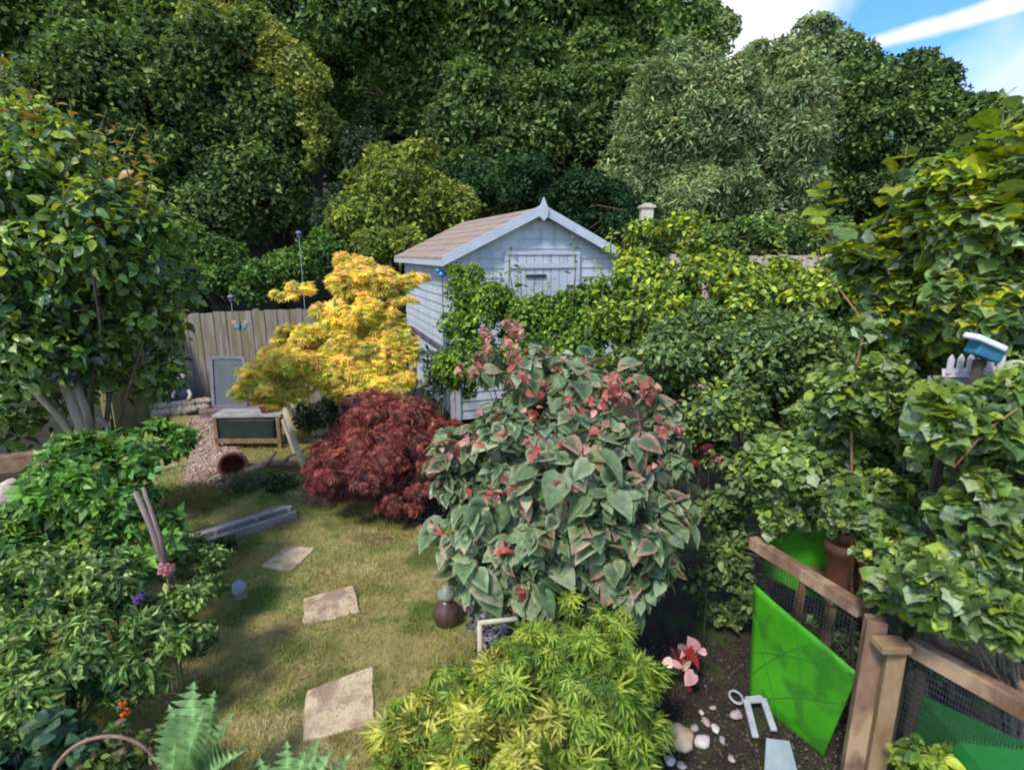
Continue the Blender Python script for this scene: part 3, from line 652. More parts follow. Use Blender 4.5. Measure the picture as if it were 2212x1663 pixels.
for j in range(gn):
    for i in range(gn):
        a_ = j * (gn + 1) + i; fs += [(a_, a_ + 1, a_ + gn + 2, a_ + gn + 1), (a_ + k_ + gn + 1, a_ + k_ + gn + 2, a_ + k_ + 1, a_ + k_)]
ed = [i for i in range(gn)] + [i * (gn + 1) + gn for i in range(gn)] + [gn * (gn + 1) + gn - i for i in range(gn)] + [(gn - i) * (gn + 1) for i in range(gn)]
fs += [(ed[(i + 1) % len(ed)], ed[i], ed[i] + k_, ed[(i + 1) % len(ed)] + k_) for i in range(len(ed))]
mb.add(vs, fs); gp = mb.build('green_panel', GP, run, True)
for (a_, b_) in (((0, .42), (1, .98)), ((.1, .02), (.95, .62)), ((.0, .75), (.45, .02)), ((.45, 1), (.75, .1)), ((.0, .2), (.62, .92))):
    mb = MB(); A_, B_ = a_, b_; mb.tube([onp(A_[0] + (B_[0] - A_[0]) * q_ / 14, A_[1] + (B_[1] - A_[1]) * q_ / 14) + nn * .001 for q_ in range(15)], .003, 5); mb.build('panel_line', mat('green_line', (.02, .15, .015), (.03, .19, .02), 3), gp)  # thin darker green lines crossing the panel
q2 = [P(1975, 1680, 2.15), P(2330, 1900, 1.5), P(2300, 1640, 1.75), P(1990, 1500, 2.28)]
panel(q2, GP_SHADE, 'green_panel', run)
q3 = [P(1650, 1240, 3.25), P(1845, 1330, 3.1), P(1845, 1150, 3.1), P(1650, 1140, 3.25)]
panel(q3, GP, 'green_panel', run)
# wire mesh in the upper half
WM = mat('wire', (.03, .035, .04), (.07, .07, .08), 20, .4, .1, metal=.5)
mb = MB(); a, b = Vector((RA.x, RA.y, 0)), Vector((RB.x, RB.y, 0))
for i in range(1, 34):
    p_ = a.lerp(b, i / 34); mb.tube([(p_.x, p_.y, .62), (p_.x, p_.y, .9)], .0016, 3)
for j in range(12):
    z = .62 + j * .0245; mb.tube([(a.x, a.y, z), (b.x, b.y, z)], .0016, 3)
mb.build('wire_mesh', WM, run)
mb = MB(); a, b = Vector((RC.x, RC.y, 0)), Vector((RD.x, RD.y, 0))
for i in range(1, 40):
    p_ = a.lerp(b, i / 40); mb.tube([(p_.x, p_.y, .45), (p_.x, p_.y, .86)], .0016, 3)
for j in range(14):
    z = .45 + j * .03; mb.tube([(a.x, a.y, z), (b.x, b.y, z)], .0016, 3)
mb.build('wire_mesh', WM, run)

# pebbles on the dark soil
PB = [mat('pebble_white', (.42, .38, .38), (.58, .53, .52), 20, .75, .3), mat('pebble_tan', (.4, .3, .2), (.55, .43, .3), 14, .75, .3), mat('pebble_mauve', (.26, .2, .22), (.4, .31, .33), 20, .75, .3)]
peb = [(1470, 1597, 27, 1, 'largest tan round pebble on the dark soil'), (1517, 1605, 17, 0, 'white pebble touching the right of the large tan one'), (1408, 1590, 10, 0, 'small white pebble left of the large tan one'),
       (1437, 1618, 9, 0, 'small grey white pebble just below left of the tan one'), (1447, 1645, 11, 0, 'white pebble near the bottom edge below the tan one'), (1472, 1655, 9, 2, 'small mauve pebble at the bottom edge'),
       (1500, 1575, 11, 2, 'grey pebble above the white and tan pair'), (1525, 1560, 10, 2, 'pinkish pebble in the upper cluster of small stones'), (1545, 1575, 10, 0, 'pale pebble at the right of the upper small cluster'),
       (1515, 1540, 7, 0, 'tiny white pebble topmost of the small cluster'), (1560, 1600, 9, 2, 'mauve pebble between cluster and pale blue slab'), (1590, 1545, 12, 2, 'mauve pebble beside the pale grey bracket'),
       (1452, 1568, 8, 0, 'little white pebble above the tan one'), (1540, 1530, 8, 2, 'narrow mauve pebble above the small cluster'), (1580, 1640, 8, 2, 'brown grey pebble left of the pale blue slab')]
for i, (u, v_, r_, mi, lab) in enumerate(peb):
    p = G(u, v_, .02); mb = MB(); mb.rock((p.x, p.y, .02 + .3 * r_ * .0024), r_ * .00235, 100 + i, .6, 7, 12)
    tag(mb.build('pebble', PB[mi], smooth=True), lab, 'pebble', 'pebbles scattered on the dark soil')
# pale bracket and slab
WP = mat('pale_grey_plastic', (.26, .27, .32), (.38, .39, .44), 12, .5, .1)
a, b, c0, d = G(1632, 1592, .05), G(1612, 1512, .1), G(1648, 1508, .1), G(1672, 1578, .05)
rt = empty('grey_bracket', tuple(G(1635, 1560)), 'pale grey arch shaped bracket with a ring lying beside the green panel', 'bracket')
mb = MB(); mb.bar(a, b, .035, .02); mb.bar(b, c0, .04, .02); mb.bar(c0, d, .035, .02); mb.build('arch', WP, rt, bevel=.004)
c1 = G(1590, 1505, .06); mb = MB(); mb.tube([c1 + Vector((.035 * math.cos(t_), .05 * math.sin(t_), 0)) for t_ in np.linspace(0, 6.28, 17)[:-1]], .008, 6, True); mb.build('ring', WP, rt, True)
mb = MB(); q = [G(1650, 1680, .05), G(1728, 1680, .05), G(1706, 1598, .05), G(1655, 1592, .05)]; n_ = 4
mb.add([p_ - Vector((0, 0, .03)) for p_ in q] + q, [(3, 2, 1, 0), (4, 5, 6, 7)] + [(i, (i + 1) % 4, 4 + (i + 1) % 4, 4 + i) for i in range(4)])
tag(mb.build('pale_slab', mat('pale_blue', (.24, .31, .37), (.36, .43, .47), 6, .6, .2), bevel=.006), 'flat pale blue slab on the dark soil at the bottom edge', 'slab')
# pale timber stake frame standing in the yellow green maple
rt = empty('cane_support', tuple(G(1040, 1620)), 'thin pale cane frame standing in the yellow green maple', 'frame')
a, b = P(1036, 1345, 2.55), P(1118, 1336, 2.55)
mb = MB(); mb.tube([(a.x, a.y, 0), a], .013, 8); mb.build('upright', PW, rt, True)
mb = MB(); mb.tube([a + Vector((-.01, 0, 0)), b], .013, 8); mb.build('crossbar', PW, rt, True)
mb = MB(); p = G(1395, 1663, .0); a = P(1372, 1560, 2.2); b = P(1405, 1700, 2.05); mb.tube([(a.x, a.y, a.z), (b.x, b.y, b.z), (b.x + .01, b.y - .05, 0)], .02, 8)
tag(mb.build('cane', mat('pale_cane', (.36, .3, .23), (.5, .42, .34), 8), smooth=True), 'short pale leaning stake at the right of the yellow green maple', 'stake')
# brown jar / lantern
p = G(966, 1352); rt = empty('garden_urn', (p.x, p.y, 0), 'dark brown round urn with pale green lid at the lawn edge', 'urn')
mb = MB(); mb.lathe((p.x, p.y, 0), [(.05, 0), (.085, .04), (.1, .1), (.085, .16), (.05, .2), (.045, .22)], 18); mb.build('pot_body', mat('brown_glaze', (.05, .025, .02), (.1, .05, .04), 8, .3, .1, spec=.6), rt, True)
mb = MB(); mb.lathe((p.x, p.y, .225), [(.05, 0), (.065, .02), (.062, .05), (.03, .075), (.02, .1)], 18); mb.build('lid', mat('celadon', (.16, .2, .16), (.26, .31, .25), 8, .4, .1), rt, True)
# purple grey slate stones
for i, (u, v_, r_) in enumerate(((1050, 1290, 34), (1015, 1322, 18), (1085, 1312, 20))):
    p = G(u, v_); mb = MB(); mb.rock((p.x, p.y, .04), r_ * .0032, 200 + i, .5, 7, 12)
    tag(mb.build('slate_stone', mat('slate', (.09, .075, .11), (.19, .165, .22), 9, .8, .8)), ('large flat purple grey slate stone under the variegated shrub', 'small bluish slate stone nearest the brown urn', 'rough slate stone right of the largest one')[i], 'stone', 'slate stones at the lawn edge')
# hoop lower left
c0 = P(232, 1690, 2.05); mb = MB(); rr_ = P(332, 1690, 2.05).x - c0.x
mb.tube([c0 + Vector((rr_ * math.cos(t_), .05 * math.cos(t_), rr_ * 1.18 * math.sin(t_))) for t_ in np.linspace(-.5, math.pi + .5, 30)], .008, 7)
tag(mb.build('metal_hoop', mat('rusty_metal', (.16, .08, .06), (.3, .17, .14), 20, .7, .3), smooth=True), 'thin rusty metal hoop standing in the lower left bed', 'plant hoop')
mb = MB(); mb.tube([P(375, 1120, 4.2), P(400, 1140, 4.2), P(415, 1190, 4.2), P(420, 1260, 4.2)], [.008, .009, .009, .009], 6)
tag(mb.build('shepherd_hook', mat('dark_metal', (.06, .05, .04), (.1, .09, .07), 20), smooth=True), 'thin dark curved metal hook at the left end of the grey timber edging', 'garden hook')
# leaning stump/log and pink flower ball
a, b = P(292, 1062, 3.2), P(385, 1290, 3.2)
mb = MB(); mb.tube([a, a.lerp(b, .3) + Vector((.012, 0, 0)), a.lerp(b, .65), b], [.014, .019, .024, .03], 9); mb.tube([a.lerp(b, .75) + Vector((.01, -.01, .0)), a.lerp(b, .4) + Vector((.05, -.01, 0)), a + Vector((.05, 0, .03))], [.018, .015, .01], 6)
tag(mb.build('old_stems', mat('old_trunk', (.14, .1, .09), (.27, .21, .19), 12, .9, .8, (1, 1, .3)), smooth=True), 'pair of slim old leaning stems rising through the left bed leaves', 'stems')
p = P(358, 1228, 2.95); rt = empty('pink_flower', (p.x, p.y, 0), 'single round pink flower head in the left bed', 'flower')
mb = MB(); mb.tube([(p.x, p.y, 0), (p.x, p.y, p.z)], .006, 5); mb.build('stem', STEMG, rt)
lb1 = [(np.array(p), .03, 0.)]; v, t, c_ = cloud(lb1, 160, .02, T_ROUND, [((.5, .2, .24), 1), ((.6, .32, .34), 1)], 5, shell=.3, clump=0); link('petals', np_mesh('petals', v, t, c_), LR, rt)
p = P(520, 1303, 3.9); rt = empty('stone_ball', (p.x, p.y, 0), 'blue grey glazed ball on a short plinth at the left lawn edge', 'ornament')
mb = MB(); mb.lathe((p.x, p.y, .04), [(.015, 0), (.035, .015), (.055, .05), (.055, .075), (.036, .11), (.008, .125)], 16); mb.build('ball', mat('blue_grey', (.22, .26, .32), (.36, .4, .45), 8, .4, .1), rt, True)
mb = MB(); mb.lathe((p.x, p.y, 0), [(.06, 0), (.06, .03), (.045, .045), (.03, .05)], 14); mb.build('plinth', STONE, rt, True)
# timber and stones at far left edge
mb = MB(); mb.bar(P(-60, 1010, 4.9), P(150, 985, 5.1), .12, .16); tag(mb.build('brown_beam', BRNW, bevel=.01), 'long brown beam at the left edge below the trunks', 'beam')
for i, (u, v_, r_) in enumerate(((15, 1062, 50), (55, 1105, 42), (-20, 1110, 40), (30, 1150, 30))):
    p = P(u, v_, 4.0); mb = MB(); mb.rock((p.x, p.y, p.z - .03), r_ * .0034, 300 + i, .55, 7, 12)
    tag(mb.build('rockery_stone', mat('pale_rock', (.36, .3, .24), (.52, .46, .38), 9, .85, .6)), ('large cream rockery stone at the left edge, the topmost', 'pinkish cream rockery stone right of the others', 'cream rockery stone cut by the left picture edge', 'lowest small rockery stone at the left edge')[i], 'rock', 'cream rockery stones at the left edge')
mb = MB(); a = P(-30, 1110, 3.9)
mb.bar(P(-60, 1240, 3.8), P(90, 1110, 3.9), .05, .05); mb.bar(P(-60, 1080, 3.9), P(60, 1240, 3.8), .045, .05)
tag(mb.build('crossed_sticks', BRNW, bevel=.004), 'two crossed brown stakes in the left edge shrub', 'stakes')

# things glimpsed behind the right vines
p = G(1822, 1200, .35)
rt = empty('potting_shelf', (P(1855, 1200, 3.0).x, 3.0, 0), 'small rough shelf behind the timber rail carrying three pots', 'shelf')
zs = P(1855, 1215, 3.0).z - .12; xc = P(1855, 1200, 3.0).x
mb = MB(); mb.box((xc, 3.02, zs - .015), (.5, .42, .03)); mb.build('top', BRNW, rt, bevel=.004)
for sx in (-.21, .21):
    for sy in (-.16, .16):
        mb = MB(); mb.box((xc + sx, 3.02 + sy, (zs - .03) / 2), (.04, .04, zs - .03)); mb.build('leg', BRNW, rt)
def flowerpot(u, v_, Y, rad, m_, lab, z0=None):
    z0 = zs
    p = P(u, v_, Y); rt = empty('flower_pot', (p.x, Y, z0), lab, 'flower pot', 'pots half hidden by the right vines')
    mb = MB(); zt = p.z; mb.lathe((p.x, Y, z0), [(rad * .7, 0), (rad * .95, (zt - z0) * .8), (rad * 1.1, (zt - z0) * .8), (rad * 1.1, zt - z0), (rad * .9, zt - z0), (rad * .85, (zt - z0) * .9), (.01, (zt - z0) * .88)], 18); mb.build('pot_body', m_, rt, True)
TC = mat('terracotta_b', (.4, .16, .09), (.55, .26, .16), 9, .8, .3)
flowerpot(1822, 1168, 3.0, .09, TC, 'orange terracotta pot just above the timber rail, the left one')
flowerpot(1893, 1182, 2.9, .085, TC, 'orange terracotta pot below the teal pot')
flowerpot(1885, 1150, 3.15, .09, mat('teal_glaze', (.01, .12, .16), (.02, .2, .24), 8, .3, .1, spec=.6), 'dark teal glazed pot between vines above the timber rail')
a, b = P(2035, 806, 2.36), P(2165, 800, 2.26)
rt = empty('picket_edging', (a.x, a.y, 1.2), 'short white pointed picket edging showing between the vines', 'edging')
mb = MB(); WH = mat('white_paint', (.5, .45, .5), (.62, .57, .6), 8, .6, .1)
mb.bar(a, b, .014, .035); mb.build('rail', WH, rt)
for i in range(6):
    p_ = a.lerp(b, (i + .5) / 6) + Vector((0, -.012, .03)); h_ = .012; mb = MB(); mb.box(p_, (2 * h_, .008, .06)); mb.add([p_ + Vector((-h_, -.004, .03)), p_ + Vector((h_, -.004, .03)), p_ + Vector((0, -.004, .05)), p_ + Vector((-h_, .004, .03)), p_ + Vector((h_, .004, .03)), p_ + Vector((0, .004, .05))], [(0, 1, 2), (5, 4, 3), (0, 2, 5, 3), (1, 4, 5, 2)])
    mb.build('picket', WH, rt)
mb = MB(); mb.box(((a.x + b.x) / 2, (a.y + b.y) / 2 + .06, a.z - .045), (.22, .06, .05)); mp_ = MB(); mp_.box(((a.x + b.x) / 2, (a.y + b.y) / 2 + .085, (a.z - .15) / 2), (.03, .03, a.z - .15)); mp_.build('post', BARKD, rt); mb.build('planter', mat('mauve_planter', (.32, .26, .32), (.42, .35, .4), 8), rt)
p = P(2128, 738, 2.2); rt = empty('plastic_tub', (p.x, p.y, p.z - .15), 'tilted white tub with blue side glimpsed between the right vines', 'tub')
mb = MB(); mb.box(p, (.13, .08, .022), Matrix.Rotation(R(22), 3, 'Y')); mb.build('lid', mat('tub_white', (.55, .58, .65), (.7, .72, .75), 8, .4, .05), rt, bevel=.006)
mb = MB(); mb.box(p + Vector((.015, .012, -.04)), (.11, .07, .055), Matrix.Rotation(R(22), 3, 'Y')); mb.build('side', mat('tub_blue', (.02, .1, .2), (.03, .16, .26), 8, .4, .05), rt, bevel=.006)
mb = MB(); mb.lathe((p.x + .015, p.y + .03, 0), [(.025, 0), (.02, p.z - .08), (.01, p.z - .075)], 10); mb.build('stand', BARKD, rt)

# ================================================================ PLANTS
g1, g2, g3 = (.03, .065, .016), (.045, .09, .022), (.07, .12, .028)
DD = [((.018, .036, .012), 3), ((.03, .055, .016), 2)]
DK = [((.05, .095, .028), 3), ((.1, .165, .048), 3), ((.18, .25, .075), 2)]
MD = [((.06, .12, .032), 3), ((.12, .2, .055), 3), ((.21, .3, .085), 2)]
GY = [((.14, .2, .085), 3), ((.23, .31, .14), 3), ((.34, .4, .19), 1.8)]
LT = [((.07, .11, .02), 2), ((.12, .17, .025), 2), ((.18, .21, .04), 1)]
def tree(label, ells, nl, nf, leaf, pal, base, seed, tr=.16, frac=.27, tip=None, tipw=0, name='broadleaf_tree', tm=T_SIMPLE, gap=.15, cat='tree', lm=LM, group='trees behind the garden', jit=.85, out_=.7, clump=.16):
    nl = int(nl * 1.25); nf = int(nf * 1.2); tr *= .75; gap *= .6
    lb = lobes(ells, nl, frac, seed, zmin=.6)
    sub = []
    gg = np.random.default_rng(seed + 50)
    for c0, r_, h in lb:                      # smaller clumps budding from each lobe
        for _ in range(4):
            d = gg.normal(size=3); d /= np.linalg.norm(d); d[1] = -abs(d[1]) if gg.random() < .7 else d[1]; d[2] = abs(d[2]) if gg.random() < .6 else d[2]
            sub.append((c0 + d * r_ * .8, r_ * gg.uniform(.3, .55), h * .5 + gg.normal() * .8))
    pts = [cloud(lb, nf // 3, leaf, tm, pal, seed, warm=.3, gap=gap, gapf=1.6, tip=tip, tipw=tipw, jit=jit, out_=out_, shell=.6, clump=clump),
           cloud(sub, nf * 2 // 3, leaf, tm, pal, seed + 1, warm=.3, gap=gap * .6, gapf=2.2, tip=tip, tipw=tipw, jit=jit, out_=out_, shell=.45, clump=clump)]
    fl = [(e[0] + e[1] * [dx_, -.1, 0], float(min(e[1][0], e[1][2]) * .84), gg.normal() * .5) for e in ells for dx_ in ((-.35, .35) if e[1][0] > e[1][2] * 1.25 else (0,))]
    pts.append(cloud(fl, int(nf * .3), leaf, tm, pal, seed + 2, warm=.3, gap=.4, gapf=1.7, tip=tip, tipw=tipw, jit=jit, out_=out_, shell=.6, clump=clump))
    return plant(name, label, cat, base, lb, pts, lm, BARKD, tr, 14, crown='crown', group=group, seed=seed)
def gb(u, v_, Y):
    p = P(u, v_, Y); return (p.x, p.y, gz(p.x, p.y))
# far row first
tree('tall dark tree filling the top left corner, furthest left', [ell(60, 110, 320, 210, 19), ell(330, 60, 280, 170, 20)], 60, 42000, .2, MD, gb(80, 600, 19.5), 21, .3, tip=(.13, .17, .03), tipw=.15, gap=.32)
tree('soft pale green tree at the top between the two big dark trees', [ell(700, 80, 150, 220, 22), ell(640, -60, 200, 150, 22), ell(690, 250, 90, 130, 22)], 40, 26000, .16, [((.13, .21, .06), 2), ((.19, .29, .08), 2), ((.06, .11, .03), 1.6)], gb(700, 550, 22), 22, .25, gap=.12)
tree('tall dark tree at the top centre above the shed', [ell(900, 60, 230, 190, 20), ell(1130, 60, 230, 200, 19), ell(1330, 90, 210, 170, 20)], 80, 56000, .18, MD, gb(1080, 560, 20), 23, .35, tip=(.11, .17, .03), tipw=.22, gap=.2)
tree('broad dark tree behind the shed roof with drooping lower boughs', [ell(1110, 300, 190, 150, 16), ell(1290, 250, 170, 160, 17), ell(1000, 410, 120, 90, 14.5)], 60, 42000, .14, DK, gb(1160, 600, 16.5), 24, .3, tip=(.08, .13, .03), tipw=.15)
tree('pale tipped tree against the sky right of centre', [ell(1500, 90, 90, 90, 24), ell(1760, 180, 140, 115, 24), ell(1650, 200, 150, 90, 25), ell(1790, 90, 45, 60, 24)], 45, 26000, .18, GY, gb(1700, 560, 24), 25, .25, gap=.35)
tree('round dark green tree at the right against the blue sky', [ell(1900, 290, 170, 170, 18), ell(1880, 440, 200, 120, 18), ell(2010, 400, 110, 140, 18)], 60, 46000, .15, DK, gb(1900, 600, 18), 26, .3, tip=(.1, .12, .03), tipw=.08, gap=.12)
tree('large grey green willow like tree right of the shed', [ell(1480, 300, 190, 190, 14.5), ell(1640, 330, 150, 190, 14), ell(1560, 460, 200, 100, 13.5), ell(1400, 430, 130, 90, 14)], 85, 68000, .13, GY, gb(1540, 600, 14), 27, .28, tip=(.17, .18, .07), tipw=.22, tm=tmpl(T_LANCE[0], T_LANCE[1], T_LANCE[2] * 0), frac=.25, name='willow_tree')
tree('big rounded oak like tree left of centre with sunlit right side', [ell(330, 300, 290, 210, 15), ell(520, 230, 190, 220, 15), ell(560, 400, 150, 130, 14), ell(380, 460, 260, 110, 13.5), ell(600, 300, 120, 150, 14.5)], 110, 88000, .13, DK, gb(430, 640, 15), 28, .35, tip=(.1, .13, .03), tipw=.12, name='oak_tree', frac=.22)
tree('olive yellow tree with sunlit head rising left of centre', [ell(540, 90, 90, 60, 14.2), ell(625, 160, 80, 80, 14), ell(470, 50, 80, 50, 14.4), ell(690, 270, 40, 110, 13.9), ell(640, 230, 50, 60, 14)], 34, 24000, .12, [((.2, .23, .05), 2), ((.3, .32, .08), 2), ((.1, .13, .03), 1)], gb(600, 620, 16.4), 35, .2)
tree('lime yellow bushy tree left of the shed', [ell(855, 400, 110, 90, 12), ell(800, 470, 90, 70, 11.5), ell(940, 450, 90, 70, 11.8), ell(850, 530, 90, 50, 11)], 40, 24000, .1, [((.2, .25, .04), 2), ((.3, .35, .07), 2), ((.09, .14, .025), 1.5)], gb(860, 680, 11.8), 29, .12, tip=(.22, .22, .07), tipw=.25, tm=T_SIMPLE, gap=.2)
tree('dark green ivy clad shrub right behind the shed ridge', [ell(1080, 390, 150, 60, 12.6), ell(1260, 450, 120, 70, 12.6), ell(1380, 500, 90, 60, 11.5)], 30, 18000, .09, [((.02, .055, .02), 3), ((.035, .085, .03), 2)], gb(1200, 660, 12.6), 30, .1, cat='shrub', name='ivy_shrub', group='shrubs behind the garden')
tree('green shrub mass behind the left plank fence', [ell(560, 590, 150, 55, 10.8), ell(430, 560, 100, 70, 11), ell(700, 560, 80, 50, 11), ell(350, 600, 90, 90, 10.5)], 40, 26000, .085, [((.09, .18, .035), 2), ((.15, .27, .055), 2), ((.04, .09, .02), 1.5)], gb(540, 740, 10.9), 31, .08, tip=(.14, .2, .04), tipw=.2, cat='shrub', name='fence_shrub', group='shrubs behind the garden')
tree('small blue green shrub between the oak and the lime tree', [ell(790, 330, 60, 60, 13.5), ell(740, 470, 70, 90, 13.2)], 14, 8000, .1, [((.04, .07, .035), 2), ((.06, .09, .045), 1)], gb(770, 650, 13.3), 32, .1, cat='shrub', name='understory_shrub', group='shrubs behind the garden')
tree('dark low tree at the right edge behind the vines', [ell(2130, 330, 130, 110, 13), ell(2200, 480, 140, 140, 12)], 30, 22000, .11, MD, gb(2150, 640, 13), 33, .16, tip=(.12, .16, .03), tipw=.2)
tree('low green thicket behind the right back fence', [ell(1500, 520, 130, 45, 11.8), ell(1740, 520, 170, 45, 11.6), ell(1980, 520, 130, 60, 11.4)], 34, 22000, .09, MD, gb(1720, 640, 11.6), 36, .08, cat='shrub', name='thicket', group='shrubs behind the garden')
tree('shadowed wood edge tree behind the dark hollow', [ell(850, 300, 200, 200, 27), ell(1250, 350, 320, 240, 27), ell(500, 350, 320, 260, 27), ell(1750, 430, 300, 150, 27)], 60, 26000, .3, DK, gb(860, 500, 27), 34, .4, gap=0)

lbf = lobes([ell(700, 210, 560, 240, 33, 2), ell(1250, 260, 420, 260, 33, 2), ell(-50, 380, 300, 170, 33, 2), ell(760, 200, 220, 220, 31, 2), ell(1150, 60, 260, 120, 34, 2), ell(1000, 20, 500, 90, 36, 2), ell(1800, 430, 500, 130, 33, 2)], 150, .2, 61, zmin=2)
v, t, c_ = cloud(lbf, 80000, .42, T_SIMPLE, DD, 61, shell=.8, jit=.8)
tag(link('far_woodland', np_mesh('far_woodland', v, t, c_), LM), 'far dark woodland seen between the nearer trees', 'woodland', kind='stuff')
# shrubs -----------------------------------------------------------
def shrub(label, ells, nl, nf, leaf, pal, base, seed, lm=LN, tm=T_OVAL, frac=.3, tr=.02, tip=None, tipw=0, name='garden_shrub', stems=3, gap=.15, gapf=4, bark=BARK, edge=None, up=.5, jit=.6, droop=.35, out_=.55, shell=.55, limbs=8, clump=.14, group=None, cat='shrub', sub=3, core=.35, crown='foliage', extra=None, back=.35, limb_r=.5, warm=.5, fill=0):
    lb = lobes(ells, nl, frac, seed, zmin=.05, core=core, back=back); gg = np.random.default_rng(seed + 5); sb_ = []
    for c0, r_, h in lb:
        for _ in range(sub):
            d = gg.normal(size=3); d /= np.linalg.norm(d); sb_.append((c0 + d * r_ * .85, r_ * gg.uniform(.3, .6), h * .5 + gg.normal() * .7))
    kw = dict(warm=warm, gap=gap, gapf=gapf, tip=tip, tipw=tipw, edge=edge, up=up, jit=jit, droop=droop, out_=out_, shell=shell, clump=clump)
    pts = [cloud(lb, nf // 2, leaf, tm, pal, seed, **kw), cloud(lb + sb_, nf // 2, leaf * .85, tm, pal, seed + 1, **kw)]
    if fill:
        fl = [(e[0] + e[1] * [dx_, -.1, 0], float(min(e[1][0], e[1][2]) * .8), gg.normal() * .5) for e in ells for dx_ in ((-.35, .35) if e[1][0] > e[1][2] * 1.25 else (0,))]
        kf = dict(kw); kf['shell'] = .7; kf['gap'] = .45; kf['clump'] = .3; pts.append(cloud(fl, int(nf * fill), leaf * .95, tm, pal, seed + 2, **kf))
    if extra: pts += extra
    return plant(name, label, cat, base, lb, pts, lm, bark, tr, limbs, 'stems' if stems > 1 else 'trunk', crown, group, limb_r, seed, stems)
def shoots(tips, leaf, pal, tm, seed, n=14, spread=.05):
    """leafy upright shoots: list of (base, tip) -> leaf arrays + tubes"""
    g = np.random.default_rng(seed); pos = []; fw = []; sz = []; mbs = []
    for a, b in tips:
        a, b = Vector(a), Vector(b); mid = a.lerp(b, .5) + Vector((g.normal() * .04, g.normal() * .04, 0)); mb = MB(); mb.tube([a, mid, b], [.007, .005, .002], 5); mbs.append(mb)
        for k in range(n):
            t_ = (k + .5) / n; p_ = a.lerp(b, t_); an = k * 2.4 + g.random(); d = Vector((math.cos(an), math.sin(an), .25))
            pos.append(p_ + d * .01); fw.append(d); sz.append(leaf * (1.15 - .6 * t_) * g.uniform(.8, 1.2))
    pos = np.array(pos); fw = np.array(fw); n_ = len(pos); cols = np.array(pal); c_ = cols[g.integers(0, len(cols), n_)] * (.8 + .4 * g.random((n_, 1)))
    nor = np.tile([0, 0, 1.], (n_, 1)) + g.normal(size=(n_, 3)) * .35
    return scatter(pos, nor, fw, np.array(sz), tm, c_), mbs

YG = [((.2, .3, .035), 2), ((.29, .38, .05), 2), ((.1, .18, .03), 2)]
MG = [((.06, .12, .02), 2), ((.1, .18, .028), 2), ((.035, .075, .018), 2)]
HG = [((.1, .17, .05), 2), ((.19, .27, .11), 2.4), ((.04, .085, .022), 1.5), ((.25, .33, .05), .8)]
def gxy(u, v_, Y, z=0):
    p = P(u, v_, Y); return (p.x, p.y, z)
# left tree
pal = [((.08, .16, .03), 3), ((.14, .25, .045), 2.5), ((.035, .075, .018), 2.5), ((.24, .33, .17), 1.4)]
ex, mbx = shoots([(P(230, 420, 4.2), P(232, 235, 4.15)), (P(290, 420, 4.2), P(300, 265, 4.15)), (P(180, 350, 4.2), P(150, 215, 4.2)), (P(30, 260, 4.0), P(5, 110, 3.9)), (P(310, 470, 4.1), P(330, 330, 4.1)), (P(80, 300, 4.2), P(60, 190, 4.2))], .12, [(.3, .28, .03), (.2, .26, .025), (.36, .2, .05)], T_OVAL, 8)
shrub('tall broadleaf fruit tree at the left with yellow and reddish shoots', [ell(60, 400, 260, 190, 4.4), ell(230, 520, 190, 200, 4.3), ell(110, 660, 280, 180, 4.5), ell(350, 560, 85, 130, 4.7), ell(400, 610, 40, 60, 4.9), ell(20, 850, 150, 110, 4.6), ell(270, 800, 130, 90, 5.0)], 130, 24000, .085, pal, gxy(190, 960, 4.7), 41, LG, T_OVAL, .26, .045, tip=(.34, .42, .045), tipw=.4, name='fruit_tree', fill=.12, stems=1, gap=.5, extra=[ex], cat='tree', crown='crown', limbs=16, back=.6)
rt = [o for o in col.objects if o.name.startswith('fruit_tree')][0]; [q_.build('shoot', STEMG, rt) for q_ in mbx]
mb = MB()
for a, b, r_ in (((100, 745), (195, 965), .045), ((150, 800), (205, 960), .03), ((60, 830), (170, 955), .028), ((215, 900), (240, 950), .02), ((120, 600), (100, 745), .04)):
    mb.tube([P(*a, 4.2), P((a[0] + b[0]) / 2 + 6, (a[1] + b[1]) / 2, 4.22), P(*b, 4.25), ] + ([G(b[0] + 30, b[1] + 240)] if b[1] > 940 else []), ([r_ * .8, r_, r_ * 1.1, r_ * 1.2] if b[1] > 940 else [r_ * .8, r_, r_]), 8)
mb.build('limbs', mat('pale_bark', (.15, .12, .09), (.3, .25, .19), 14, .9, .8, (1, 1, .25)), rt, True)
# lower left plants
shrub('leafy green elder like shrub in the left bed with large leaves', [ell(230, 1030, 170, 90, 3.7), ell(120, 1130, 160, 100, 3.5), ell(340, 960, 80, 60, 4.3), ell(300, 1180, 110, 70, 3.4)], 55, 6500, .088, [((.11, .25, .04), 2), ((.18, .35, .06), 2), ((.05, .12, .025), 1.2)], gxy(220, 1300, 3.6), 42, LN, T_TRI, .33, .016, tip=(.17, .24, .03), tipw=.2, name='elder_shrub', back=.6)
shrub('dense dark green shrub along the left lawn edge', [ell(385, 1335, 110, 80, 3.0), ell(180, 1240, 170, 80, 3.0), ell(430, 1230, 80, 60, 3.6), ell(60, 1290, 120, 80, 2.9)], 60, 11000, .046, [((.07, .14, .03), 3), ((.15, .26, .06), 2), ((.28, .38, .13), 1.3)], gxy(250, 1480, 3.0), 43, LG, T_OVAL, .3, .014, tip=(.14, .2, .04), tipw=.2, name='border_shrub', gap=.5, gapf=7)
